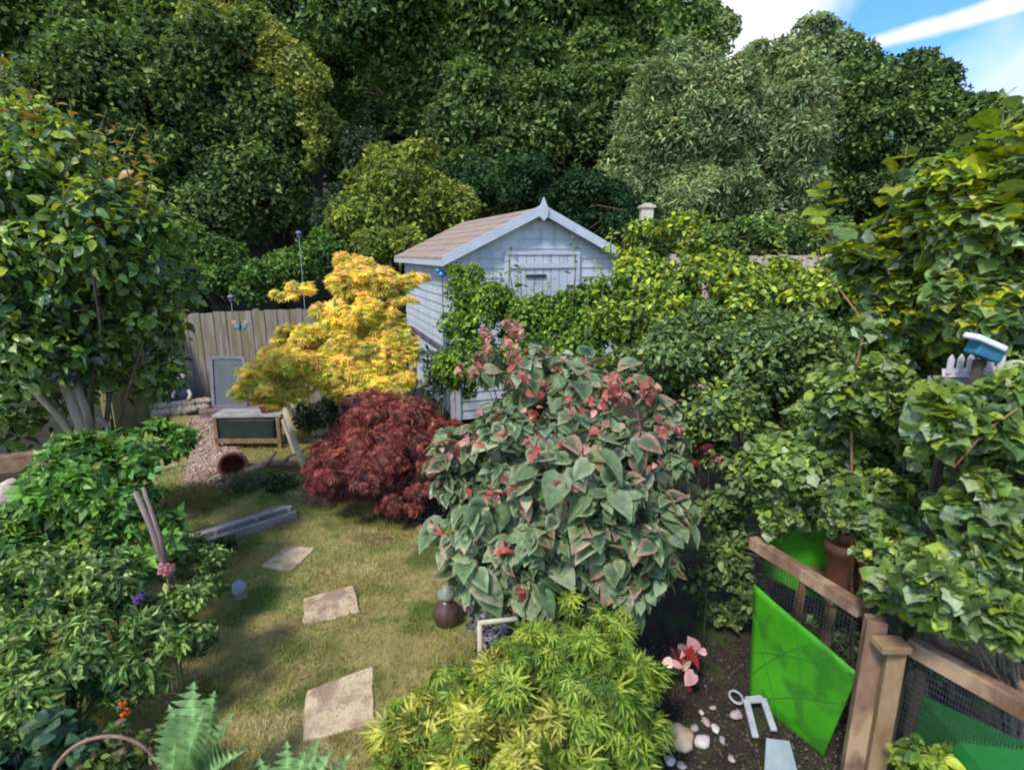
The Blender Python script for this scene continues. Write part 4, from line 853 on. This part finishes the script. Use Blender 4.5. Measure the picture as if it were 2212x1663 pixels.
shrub('light green long leaved perennial at the lower left', [ell(110, 1440, 160, 90, 2.45), ell(300, 1420, 110, 80, 2.6), ell(30, 1560, 120, 70, 2.3)], 44, 6500, .062, [((.15, .27, .06), 2), ((.25, .38, .11), 2), ((.06, .13, .03), 1.5)], gxy(150, 1600, 2.45), 44, LN, T_LANCE, .3, .01, tip=(.22, .28, .07), tipw=.3, name='perennial', stems=5, gap=.4, gapf=8, cat='plant')
shrub('blue green round leaved plant in the bottom left corner', [ell(60, 1640, 150, 80, 2.1), ell(180, 1600, 80, 50, 2.2)], 22, 1700, .075, [((.03, .08, .04), 2), ((.05, .11, .06), 2), ((.09, .15, .08), .6)], gxy(80, 1760, 2.15), 45, LN, T_ROUND, .32, .01, name='round_leaved_plant', stems=4, cat='plant')
shrub('low leafy plants spilling at the bottom inside the hoop', [ell(260, 1640, 110, 60, 2.15), ell(380, 1590, 60, 30, 2.4)], 16, 1300, .045, [((.06, .12, .02), 2), ((.1, .12, .04), 1), ((.12, .09, .05), 1)], gxy(270, 1760, 2.15), 46, LN, T_OVAL, .3, .006, name='low_plant', stems=4, cat='plant')
# scattered purple and orange blossoms of the border
def blossoms(label, pts, Y, r_, c0, cat='flower', name='blossom'):
    for u, v_ in pts[:1]: p = P(u, v_, Y); rt = empty(name, (p.x, p.y, 0), label, cat)
    for i, (u, v_) in enumerate(pts):
        p = P(u, v_, Y); mb = MB(); mb.tube([(p.x, p.y, 0), p], .003, 4); mb.build('stem', STEMG, rt)
        v, t, c_ = (cloud([(np.array(p), r_, 0.)], 40, r_ * 1.1, T_ROUND, [(c0, 1)], 70 + i, shell=.4, clump=0))
        link('petals', np_mesh('petals', v, t, c_), LR, rt)
blossoms('violet blossoms on thin stems in the left border', [(345, 1385), (312, 1405), (300, 1290), (372, 1372)], 2.85, .022, (.16, .08, .32))
blossoms('small orange blossom at the left edge', [(18, 1535)], 2.2, .02, (.7, .16, .02))
blossoms('two small orange blossoms among the lower left leaves', [(272, 1540), (268, 1520)], 2.35, .014, (.6, .16, .03))
# small plants by the edging
shrub('dark green rounded clump right of the timber edging end', [ell(613, 1062, 34, 34, 6.0)], 10, 900, .045, [((.03, .07, .012), 2), ((.05, .1, .02), 1)], gxy(613, 1100, 6.0), 47, LN, T_OVAL, .45, .008, name='small_shrub')
shrub('blue green sedge clump in front of the thin log', [ell(545, 1070, 50, 22, 6.0)], 8, 900, .1, [((.07, .12, .07), 2), ((.12, .17, .09), 1)], gxy(545, 1090, 6.0), 48, LN, tmpl(T_BLADE[0] * [1.2, 1, 1], T_BLADE[1]), .5, .004, name='sedge', droop=-.4, cat='plant')
shrub('pale twiggy heather under the left of the red maple', [ell(690, 1080, 45, 35, 5.6)], 8, 1500, .05, [((.2, .14, .13), 2), ((.3, .24, .22), 1)], gxy(690, 1110, 5.6), 49, LR, tmpl(T_BLADE[0] * [.8, 1, 1], T_BLADE[1]), .5, .004, name='heather', droop=-.2, cat='plant')
shrub('low green weeds at the left end of the timber edging', [ell(450, 1215, 70, 22, 4.5), ell(420, 1160, 40, 20, 4.6)], 10, 900, .05, MG, gxy(450, 1250, 4.5), 50, LN, T_OVAL, .5, .005, name='weeds', cat='plant')
shrub('yellow flowering turf mound beyond the timber edging', [ell(430, 1090, 90, 34, 5.6, .35)], 14, 5000, .04, [((.24, .21, .05), 2), ((.17, .17, .04), 2)], gxy(430, 1130, 5.5), 51, GR, tmpl(T_BLADE[0] * [1.2, 1, 1], T_BLADE[1]), .4, .004, name='grass_mound', droop=-.5, cat='plant')
# yellow Japanese maple
YM = [((.88, .7, .13), 3), ((.8, .74, .15), 3), ((.5, .58, .07), 2.6), ((.88, .58, .2), 1.5), ((.4, .16, .08), .3)]
lbY = [ell(790, 610, 85, 55, 6.9), ell(770, 680, 100, 50, 6.8), ell(700, 740, 120, 45, 6.6), ell(800, 770, 90, 60, 6.7), ell(640, 790, 100, 50, 6.4), ell(570, 840, 70, 32, 6.2), ell(780, 830, 110, 50, 6.5), ell(860, 610, 60, 25, 6.9), ell(650, 625, 55, 16, 7.0), ell(870, 650, 55, 18, 6.8), ell(840, 720, 60, 60, 6.8), ell(560, 805, 60, 28, 6.3), ell(535, 850, 50, 24, 6.2), ell(620, 850, 70, 28, 6.2), ell(640, 720, 60, 30, 6.5), ell(590, 830, 80, 36, 6.35), ell(670, 790, 90, 50, 6.5), ell(880, 760, 40, 50, 6.7), ell(760, 570, 50, 25, 7.0), ell(900, 600, 40, 16, 6.9), ell(620, 640, 40, 14, 6.9)]
shrub('golden yellow Japanese maple in front of the shed corner', lbY, 130, 22000, .07, YM, gxy(740, 960, 6.8), 52, LY, T_ACER, .3, .035, fill=.35, warm=.25, tip=(.88, .58, .25), tipw=.4, name='yellow_maple', stems=1, up=1., jit=.4, droop=.1, out_=.35, cat='tree', crown='crown', gap=.2, gapf=5, limbs=14, back=.7)
# green leaves mixed under yellow maple
shrub('olive green underplanting below the yellow maple', [ell(720, 890, 90, 45, 6.9), ell(830, 870, 60, 50, 7.0)], 20, 2600, .06, [((.06, .075, .018), 2), ((.12, .13, .035), 1), ((.03, .03, .012), 2)], gxy(740, 960, 7.0), 53, LN, T_OVAL, .35, .01, name='understory_shrub')
# red laceleaf maple
RM = [((.3, .1, .09), 3), ((.22, .065, .065), 3), ((.42, .19, .15), 2.4), ((.13, .03, .03), 2)]
rme = [ell(840, 960, 165, 110, 5.5, .75), ell(760, 1000, 100, 80, 5.3, .6), ell(930, 910, 85, 62, 5.6, .5), ell(860, 1050, 110, 50, 5.2, .5)]
shrub('weeping dark red laceleaf maple mound', rme, 110, 30000, .07, RM, gxy(850, 1110, 5.6), 54, LR, T_LACE, .27, .04, tip=(.42, .15, .1), tipw=.3, name='red_maple', stems=1, up=.5, out_=.8, jit=.6, droop=.7, shell=.4, cat='tree', crown='crown', gap=.0, bark=BARKD, clump=.12)
# grey green shrub between yellow maple and red maple
shrub('silvery green airy shrub below the shed side wall', [ell(935, 800, 50, 55, 6.4), ell(985, 770, 45, 50, 6.3)], 14, 900, .06, [((.12, .17, .11), 2), ((.2, .24, .17), 1), ((.05, .09, .04), 1)], gxy(950, 900, 6.4), 55, LN, T_OVAL, .35, .01, name='silver_shrub', gap=.3)
# green shrubs in front of shed
ex, mbx = shoots([(P(1110, 640, 5.6), P(1105, 530, 5.6)), (P(1235, 680, 5.4), P(1238, 490, 5.4)), (P(1060, 650, 5.6), P(1065, 565, 5.6)), (P(1130, 690, 5.5), P(1125, 570, 5.5)), (P(1000, 640, 5.7), P(975, 570, 5.7)), (P(1185, 720, 5.4), P(1190, 600, 5.4)), (P(1040, 640, 5.6), P(1030, 560, 5.6)), (P(1160, 700, 5.4), P(1150, 610, 5.4)), (P(1270, 700, 5.3), P(1280, 600, 5.3)), (P(1080, 680, 5.4), P(1085, 590, 5.4))], .085, [(.14, .24, .02), (.1, .2, .02)], T_OVAL, 9)
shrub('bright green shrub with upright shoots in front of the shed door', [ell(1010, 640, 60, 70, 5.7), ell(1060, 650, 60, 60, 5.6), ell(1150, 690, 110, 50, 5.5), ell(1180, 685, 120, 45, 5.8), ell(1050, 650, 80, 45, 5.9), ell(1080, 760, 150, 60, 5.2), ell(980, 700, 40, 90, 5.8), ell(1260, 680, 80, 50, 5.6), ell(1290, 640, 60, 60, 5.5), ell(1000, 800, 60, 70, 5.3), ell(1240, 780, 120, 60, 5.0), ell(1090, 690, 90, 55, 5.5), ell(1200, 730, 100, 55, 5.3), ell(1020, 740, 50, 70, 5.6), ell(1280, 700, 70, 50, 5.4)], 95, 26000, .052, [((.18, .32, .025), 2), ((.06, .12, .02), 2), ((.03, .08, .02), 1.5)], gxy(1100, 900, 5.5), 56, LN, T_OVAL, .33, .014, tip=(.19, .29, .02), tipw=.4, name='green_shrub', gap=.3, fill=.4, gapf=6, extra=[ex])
rt = [o for o in col.objects if o.name == 'green_shrub'][0]; [q_.build('shoot', STEMG, rt) for q_ in mbx]
# mid hedge
ex, mbx = shoots([(P(1440, 560, 5.2), P(1470, 420, 5.2)), (P(1500, 560, 5.2), P(1530, 405, 5.2)), (P(1320, 560, 5.3), P(1322, 490, 5.3)), (P(1540, 600, 5), P(1560, 470, 5)), (P(1680, 600, 5), P(1690, 500, 5)), (P(1400, 540, 5.2), P(1402, 470, 5.2)), (P(1480, 560, 5.2), P(1500, 450, 5.2)), (P(1600, 600, 4.9), P(1610, 520, 4.9)), (P(1750, 610, 4.8), P(1765, 520, 4.8)), (P(1360, 580, 5.2), P(1352, 505, 5.2)), (P(1640, 610, 4.9), P(1655, 540, 4.9)), (P(1830, 620, 4.6), P(1820, 530, 4.6)), (P(1300, 650, 5.2), P(1290, 560, 5.2)), (P(1550, 640, 4.6), P(1545, 560, 4.6)), (P(1450, 660, 4.7), P(1440, 590, 4.7)), (P(1700, 680, 4.5), P(1715, 600, 4.5))], .09, [(.26, .33, .015), (.2, .3, .02)], T_OVAL, 10, n=18)
shrub('lime green shrub with yellow shoots forming the far end of the right hedge', [ell(1400, 600, 100, 60, 5.0), ell(1530, 600, 120, 60, 4.9), ell(1680, 640, 130, 60, 4.7), ell(1350, 690, 110, 60, 4.9), ell(1820, 620, 110, 60, 4.5), ell(1480, 500, 60, 60, 5.1), ell(1400, 505, 55, 40, 5.2), ell(1700, 600, 150, 32, 4.9), ell(1560, 575, 90, 35, 5.0), ell(1850, 605, 110, 32, 4.6), ell(1370, 560, 60, 50, 5.3), ell(1640, 590, 110, 40, 5.1), ell(1760, 640, 140, 60, 4.8), ell(1900, 650, 120, 60, 4.7), ell(1450, 690, 160, 70, 4.8), ell(1640, 700, 160, 60, 4.7)], 120, 26000, .058, YG + [((.06, .11, .02), 2)], gxy(1520, 900, 5.0), 57, LN, T_OVAL, .28, .02, tip=(.42, .47, .04), tipw=.45, name='lime_shrub', gap=.25, fill=.4, gapf=5, extra=[ex], limbs=10)
rt = [o for o in col.objects if o.name == 'lime_shrub'][0]; [q_.build('shoot', STEMG, rt) for q_ in mbx]
shrub('dense grey green small leaved shrub in the middle of the right hedge', [ell(1500, 760, 150, 90, 4.1), ell(1700, 780, 150, 110, 4.0), ell(1560, 900, 120, 120, 3.8), ell(1760, 930, 130, 110, 3.7), ell(1660, 1040, 120, 80, 3.6), ell(1900, 780, 120, 120, 4.3), ell(1650, 720, 200, 80, 4.6), ell(2000, 740, 160, 110, 4.6), ell(1850, 880, 140, 90, 4.2), ell(2120, 860, 160, 110, 4.2), ell(1950, 950, 180, 100, 3.9), ell(1660, 850, 160, 90, 4.6), ell(1480, 900, 90, 120, 4.5)], 170, 52000, .054, HG, gxy(1640, 1250, 3.9), 58, LN, T_OVAL, .26, .025, tip=(.12, .18, .04), tipw=.3, name='hedge_shrub', gap=.05, fill=.4, gapf=6)
shrub('dark leaved shrub filling the gap behind the variegated shrub', [ell(1400, 800, 90, 70, 4.6), ell(1560, 1080, 60, 130, 3.8)], 26, 3000, .06, HG, gxy(1450, 1150, 4.6), 59, LN, T_OVAL, .3, .02, name='hedge_shrub')
# right vines
VN = [((.12, .205, .045), 3), ((.19, .28, .09), 2.4), ((.05, .1, .025), 2), ((.28, .36, .21), 1.6), ((.3, .38, .04), .7)]
ex, mbx = shoots([(P(1800, 520, 2.9), P(1770, 390, 2.9)), (P(1900, 500, 2.8), P(1960, 310, 2.8)), (P(2080, 420, 2.5), P(2120, 250, 2.5)), (P(2150, 400, 2.4), P(2170, 195, 2.4)), (P(2000, 520, 2.6), P(1990, 360, 2.6)), (P(1880, 560, 2.7), P(1760, 480, 2.7)), (P(2200, 500, 2.3), P(2230, 330, 2.3))], .13, [(.3, .34, .015), (.2, .28, .02), (.13, .2, .06)], T_VINE, 12, n=9)
shrub('large leaved climbing vine at the upper right with yellow tips', [ell(2100, 480, 140, 150, 2.6), ell(1930, 560, 130, 80, 2.9), ell(2150, 660, 150, 130, 2.5), ell(1960, 700, 130, 90, 2.9), ell(2230, 360, 80, 110, 2.4)], 110, 15000, .066, VN + [((.3, .37, .03), 1.3)], gxy(2150, 1100, 2.9), 60, LG, T_VINE, .28, .02, warm=.25, tip=(.42, .46, .03), tipw=.5, name='climbing_vine', gap=.22, fill=.4, gapf=5, bark=BARK, extra=[ex], up=.9, group='vines on the right side', cat='vine', back=.6)
rt = [o for o in col.objects if o.name == 'climbing_vine'][0]; [q_.build('shoot', STEMG, rt) for q_ in mbx]
shrub('mid green vine tangle hanging over the timber run', [ell(1900, 850, 150, 110, 2.9), ell(2100, 960, 160, 100, 2.6), ell(1750, 1000, 130, 100, 3.1), ell(1900, 1080, 170, 80, 2.75), ell(2000, 1180, 160, 80, 2.5), ell(1700, 1100, 90, 50, 3.1), ell(1960, 900, 160, 90, 3.3), ell(1820, 900, 120, 80, 3.4), ell(2120, 830, 120, 80, 3.0)], 130, 19000, .056, VN, gxy(1980, 1500, 2.85), 61, LN, T_VINE, .26, .02, warm=.25, tip=(.26, .36, .05), tipw=.3, name='climbing_vine', gap=.15, fill=.4, gapf=6, group='vines on the right side', cat='vine', up=.7, back=.5)
shrub('broad leaved vine nearest the camera at the right edge', [ell(2150, 1120, 130, 110, 2.05), ell(2080, 1260, 140, 90, 2.05), ell(2200, 1300, 110, 110, 1.95), ell(1960, 1270, 90, 50, 2.3), ell(2230, 980, 90, 110, 2.1), ell(2060, 905, 120, 62, 2.14), ell(2010, 845, 50, 35, 2.2), ell(2205, 850, 60, 60, 2.1)], 85, 6200, .078, VN, gxy(2200, 1700, 2.0), 62, LG, T_VINE, .3, .014, warm=.25, tip=(.26, .36, .05), tipw=.2, name='climbing_vine', gap=.1, fill=.4, gapf=6, group='vines on the right side', cat='vine', up=.6, back=.6)
mb = MB(); mb.tube([P(1765, 560, 2.8), P(1870, 700, 2.8), P(1850, 790, 2.8), P(1840, 900, 2.8), G(1840, 1500)], [.003, .005, .006, .007, .01], 6); mb.tube([P(2060, 1010, 2.0), P(2130, 930, 2.0), P(2230, 860, 2.0)], [.002, .003, .004], 5)
tag(mb.build('vine_stem', mat('brown_stem', (.22, .12, .05), (.34, .2, .09), 20, .7, .2), smooth=True), 'long bare brown vine stem climbing through the right leaves', 'vine stem')
# big variegated shrub
VG = [((.14, .21, .105), 3), ((.1, .165, .075), 3), ((.2, .27, .15), 1.5), ((.05, .095, .04), 2)]
ED = [(.36, .4, .25), (.38, .38, .26), (.45, .23, .18), (.18, .26, .13), (.17, .25, .11), (.22, .3, .16), (.15, .22, .1)]
ve = [ell(1180, 885, 190, 100, 3.4, .6), ell(1060, 1000, 130, 130, 3.3, .5), ell(1250, 1020, 210, 150, 3.2, .6), ell(1140, 1160, 190, 120, 3.1, .5), ell(1350, 1150, 125, 160, 3.1, .5), ell(1430, 1040, 70, 110, 3.2, .4), ell(1300, 820, 130, 45, 3.4, .4), ell(1400, 950, 100, 100, 3.3, .4), ell(1050, 800, 70, 40, 3.6, .3), ell(1230, 800, 110, 40, 3.5, .3), ell(970, 960, 60, 60, 3.4, .3), ell(1200, 1240, 230, 70, 3.1, .4), ell(1180, 800, 160, 55, 3.5, .4)]
RD = [((.4, .1, .085), 2), ((.46, .22, .18), 2.5), ((.3, .06, .06), 1.2)]
vk = dict(edge=ED, up=.8, clump=.1, warm=.25)
rl = [(975, 965), (1010, 1062), (1062, 1072), (1112, 1045), (1355, 1135), (1100, 1190), (1115, 1275), (1030, 1222), (1412, 1000), (1232, 880), (1330, 835), (1372, 822), (1150, 892), (1290, 872), (1405, 862), (1182, 850), (1062, 885), (1250, 965), (930, 1140), (1170, 960), (1020, 960), (1440, 930), (1120, 820), (1215, 1045), (1300, 925), (1080, 940)]
rl = [(np.array(P(u, v_, 2.72 + max(0, 1000 - v_) * .0016 + abs(u - 1200) * .0007)), .06 + .03 * math.sin(u), 0.) for u, v_ in rl]
red = cloud(rl, 210, .04, T_HEART, RD, 77, up=.5, jit=.6, droop=.7, shell=.8, clump=0, szv=.4, warm=0, back=0.1)
redt = cloud(lobes([ell(1085, 720, 50, 35, 3.6, .15), ell(1100, 765, 90, 30, 3.5, .2), ell(1020, 790, 50, 25, 3.6, .2), ell(1320, 830, 100, 25, 3.3, .3), ell(1220, 790, 90, 22, 3.4, .2)], 34, .22, 78), 420, .044, T_HEART, [((.4, .12, .1), 2), ((.48, .24, .2), 2.4), ((.26, .18, .09), 2)], 78, up=.6, jit=.6, droop=.2, shell=.3, clump=0, warm=0)
shrub('large green shrub with cream edged leaves and pink red shoots', ve, 100, 3600, .105, VG, gxy(1240, 1420, 3.5), 63, LN, T_HEART, .25, .03, name='variegated_shrub', edge=ED, up=.45, jit=.35, droop=1.3, out_=1., stems=3, bark=BARKD, limb_r=.2, extra=[red, redt, cloud(lobes(ve, 90, .25, 79, zmin=.2), 3600, .065, T_HEART, VG, 79, jit=.5, droop=1., **vk), cloud(lobes(ve, 60, .25, 80, zmin=.2), 260, .145, T_HEART, VG, 80, jit=.28, droop=1.3, shell=.15, **vk)], gap=.0, limbs=16, back=.5)
# pink shoots near the ground right of it
shrub('small shoot with pale pink leaves on the dark soil below the variegated shrub', [ell(1480, 1400, 42, 38, 2.95, .12)], 5, 16, .085, [((.55, .3, .34), 2), ((.6, .5, .5), 1), ((.3, .03, .04), 1)], gxy(1490, 1520, 2.95), 64, LR, T_HEART, .5, .006, name='pink_leaved_shoot', bark=STEMR, stems=2, cat='plant', gap=0, droop=.6)
shrub('small red pink leaves poking out right of the variegated shrub', [ell(1525, 995, 22, 36, 3.3, .08)], 3, 8, .07, [((.5, .08, .12), 2), ((.55, .2, .25), 1)], gxy(1530, 1300, 3.35), 65, LR, T_HEART, .6, .003, name='red_leaved_shoot', limbs=2, bark=BARKD, stems=1, cat='plant', gap=0)
# yellow green laceleaf maple at the bottom
LY2 = [((.36, .4, .05), 3), ((.52, .52, .1), 3), ((.16, .22, .03), 2), ((.6, .56, .18), 1.5)]
LY3 = [((.18, .29, .04), 3), ((.29, .38, .07), 2.5), ((.08, .17, .025), 2.5)]
T_STAR = _palm(7, 230, .075, .4)
leL = [ell(1010, 1560, 190, 110, 2.2, .4), ell(900, 1620, 110, 60, 2.1, .3), ell(930, 1490, 80, 50, 2.35, .25), ell(840, 1600, 80, 60, 2.15, .25), ell(1000, 1650, 200, 70, 1.95, .3), ell(1130, 1620, 180, 90, 2.0, .3)]
leR = [ell(1200, 1470, 190, 120, 2.35, .4), ell(1310, 1540, 120, 140, 2.3, .35), ell(1250, 1370, 140, 70, 2.6, .3), ell(1380, 1480, 50, 110, 2.4, .25), ell(1260, 1640, 150, 80, 2.05, .3)]
kw = dict(warm=.2, up=.9, jit=.65, droop=.5, out_=.6, shell=.5, clump=.2, gap=.25, gapf=9)
shrub('yellow green laceleaf maple mound at the bottom centre', leL + leR, 90, 1500, .06, LY3, gxy(1130, 1750, 2.35), 66, LY, T_STAR, .24, .025, name='green_laceleaf_maple', stems=1, up=.9, jit=.65, droop=.5, cat='tree', crown='crown', limbs=14, warm=.2,
      extra=[cloud(lobes(leL, 90, .2, 81), 5200, .078, T_STAR, LY2, 81, tip=(.62, .6, .12), tipw=.35, **kw), cloud(lobes(leR, 90, .2, 82), 5200, .078, T_STAR, LY3, 82, tip=(.45, .55, .08), tipw=.4, **kw)])

# artichoke like plants at the bottom
def cardoon(base, leaves, label, seed):
    g = np.random.default_rng(seed); rt = empty('artichoke_plant', base, label, 'plant', 'silvery artichoke plants at the bottom'); b0 = Vector(base)
    for (tip, wd) in leaves:
        tip = Vector(tip); vs, ts, cs = [], [], []; n_ = 22; dirn = tip - b0; L_ = dirn.length; side = dirn.cross(Vector((0, -.6, 1))).normalized(); upn = side.cross(dirn).normalized()
        spine = [b0.lerp(tip, k / n_) + upn * (.16 * L_ * math.sin(math.pi * k / n_)) for k in range(n_ + 1)]
        for k in range(n_):
            for s in (-1, 1):
                p = spine[k]; p2 = spine[k + 1]; t_ = k / n_; ln = wd * (math.sin(math.pi * min(1, .12 + t_ * .9)) ** .7 + .08) * g.uniform(.8, 1.15)
                d = (dirn.normalized() * .75 + side * s).normalized(); q = p + d * ln + upn * ln * .25
                q2 = p.lerp(q, .55) + dirn.normalized() * ln * .22; q3 = p.lerp(q, .55) - dirn.normalized() * ln * .16
                i0 = len(vs); vs += [p, p2, q2, q, q3]; ts += [(i0, i0 + 1, i0 + 2), (i0, i0 + 2, i0 + 4), (i0 + 4, i0 + 2, i0 + 3)]
                c0 = np.array([.2, .34, .14]) * g.uniform(.75, 1.25); cs += [c0 * 1.5, c0 * 1.4, c0, c0 * 1.05, c0 * .9]
        link('leaf', np_mesh('leaf', np.array(vs), np.array(ts), np.array(cs)), LN, rt)
cardoon(tuple(G(470, 1740)), [(P(420, 1470, 2.2), .16), (P(505, 1540, 2.1), .13), (P(365, 1520, 2.2), .12), (P(465, 1490, 2.3), .13), (P(530, 1620, 1.95), .11), (P(380, 1600, 1.95), .11), (P(440, 1540, 2.0), .13)], 'tall pale green feathery artichoke leaves at the lower left', 91)
cardoon(tuple(G(660, 1840)), [(P(560, 1635, 1.95), .12), (P(620, 1598, 2.0), .13), (P(690, 1592, 2.0), .14), (P(760, 1625, 1.95), .12), (P(660, 1620, 1.9), .13), (P(720, 1615, 1.9), .12)], 'silvery artichoke leaf tips at the bottom edge below the largest slab', 92)
# corner foliage lower right + filler plants added to darken the shaded gaps by the run
shrub('small yellow green sprig at the foot of the timber posts', [ell(1990, 1640, 50, 40, 2.05, .15)], 6, 160, .07, YG, gxy(1995, 1760, 2.1), 67, LN, T_OVAL, .4, .005, name='sprig', cat='plant')
shrub('filler plants added to darken the shade in and beside the timber run', [ell(1800, 1380, 150, 60, 3.2), ell(2060, 1400, 160, 60, 2.6), ell(1560, 1250, 60, 120, 3.6)], 30, 2600, .06, DK, gxy(1800, 1500, 3.4), 68, LN, T_OVAL, .35, .01, name='shade_filler_plant', cat='plant')
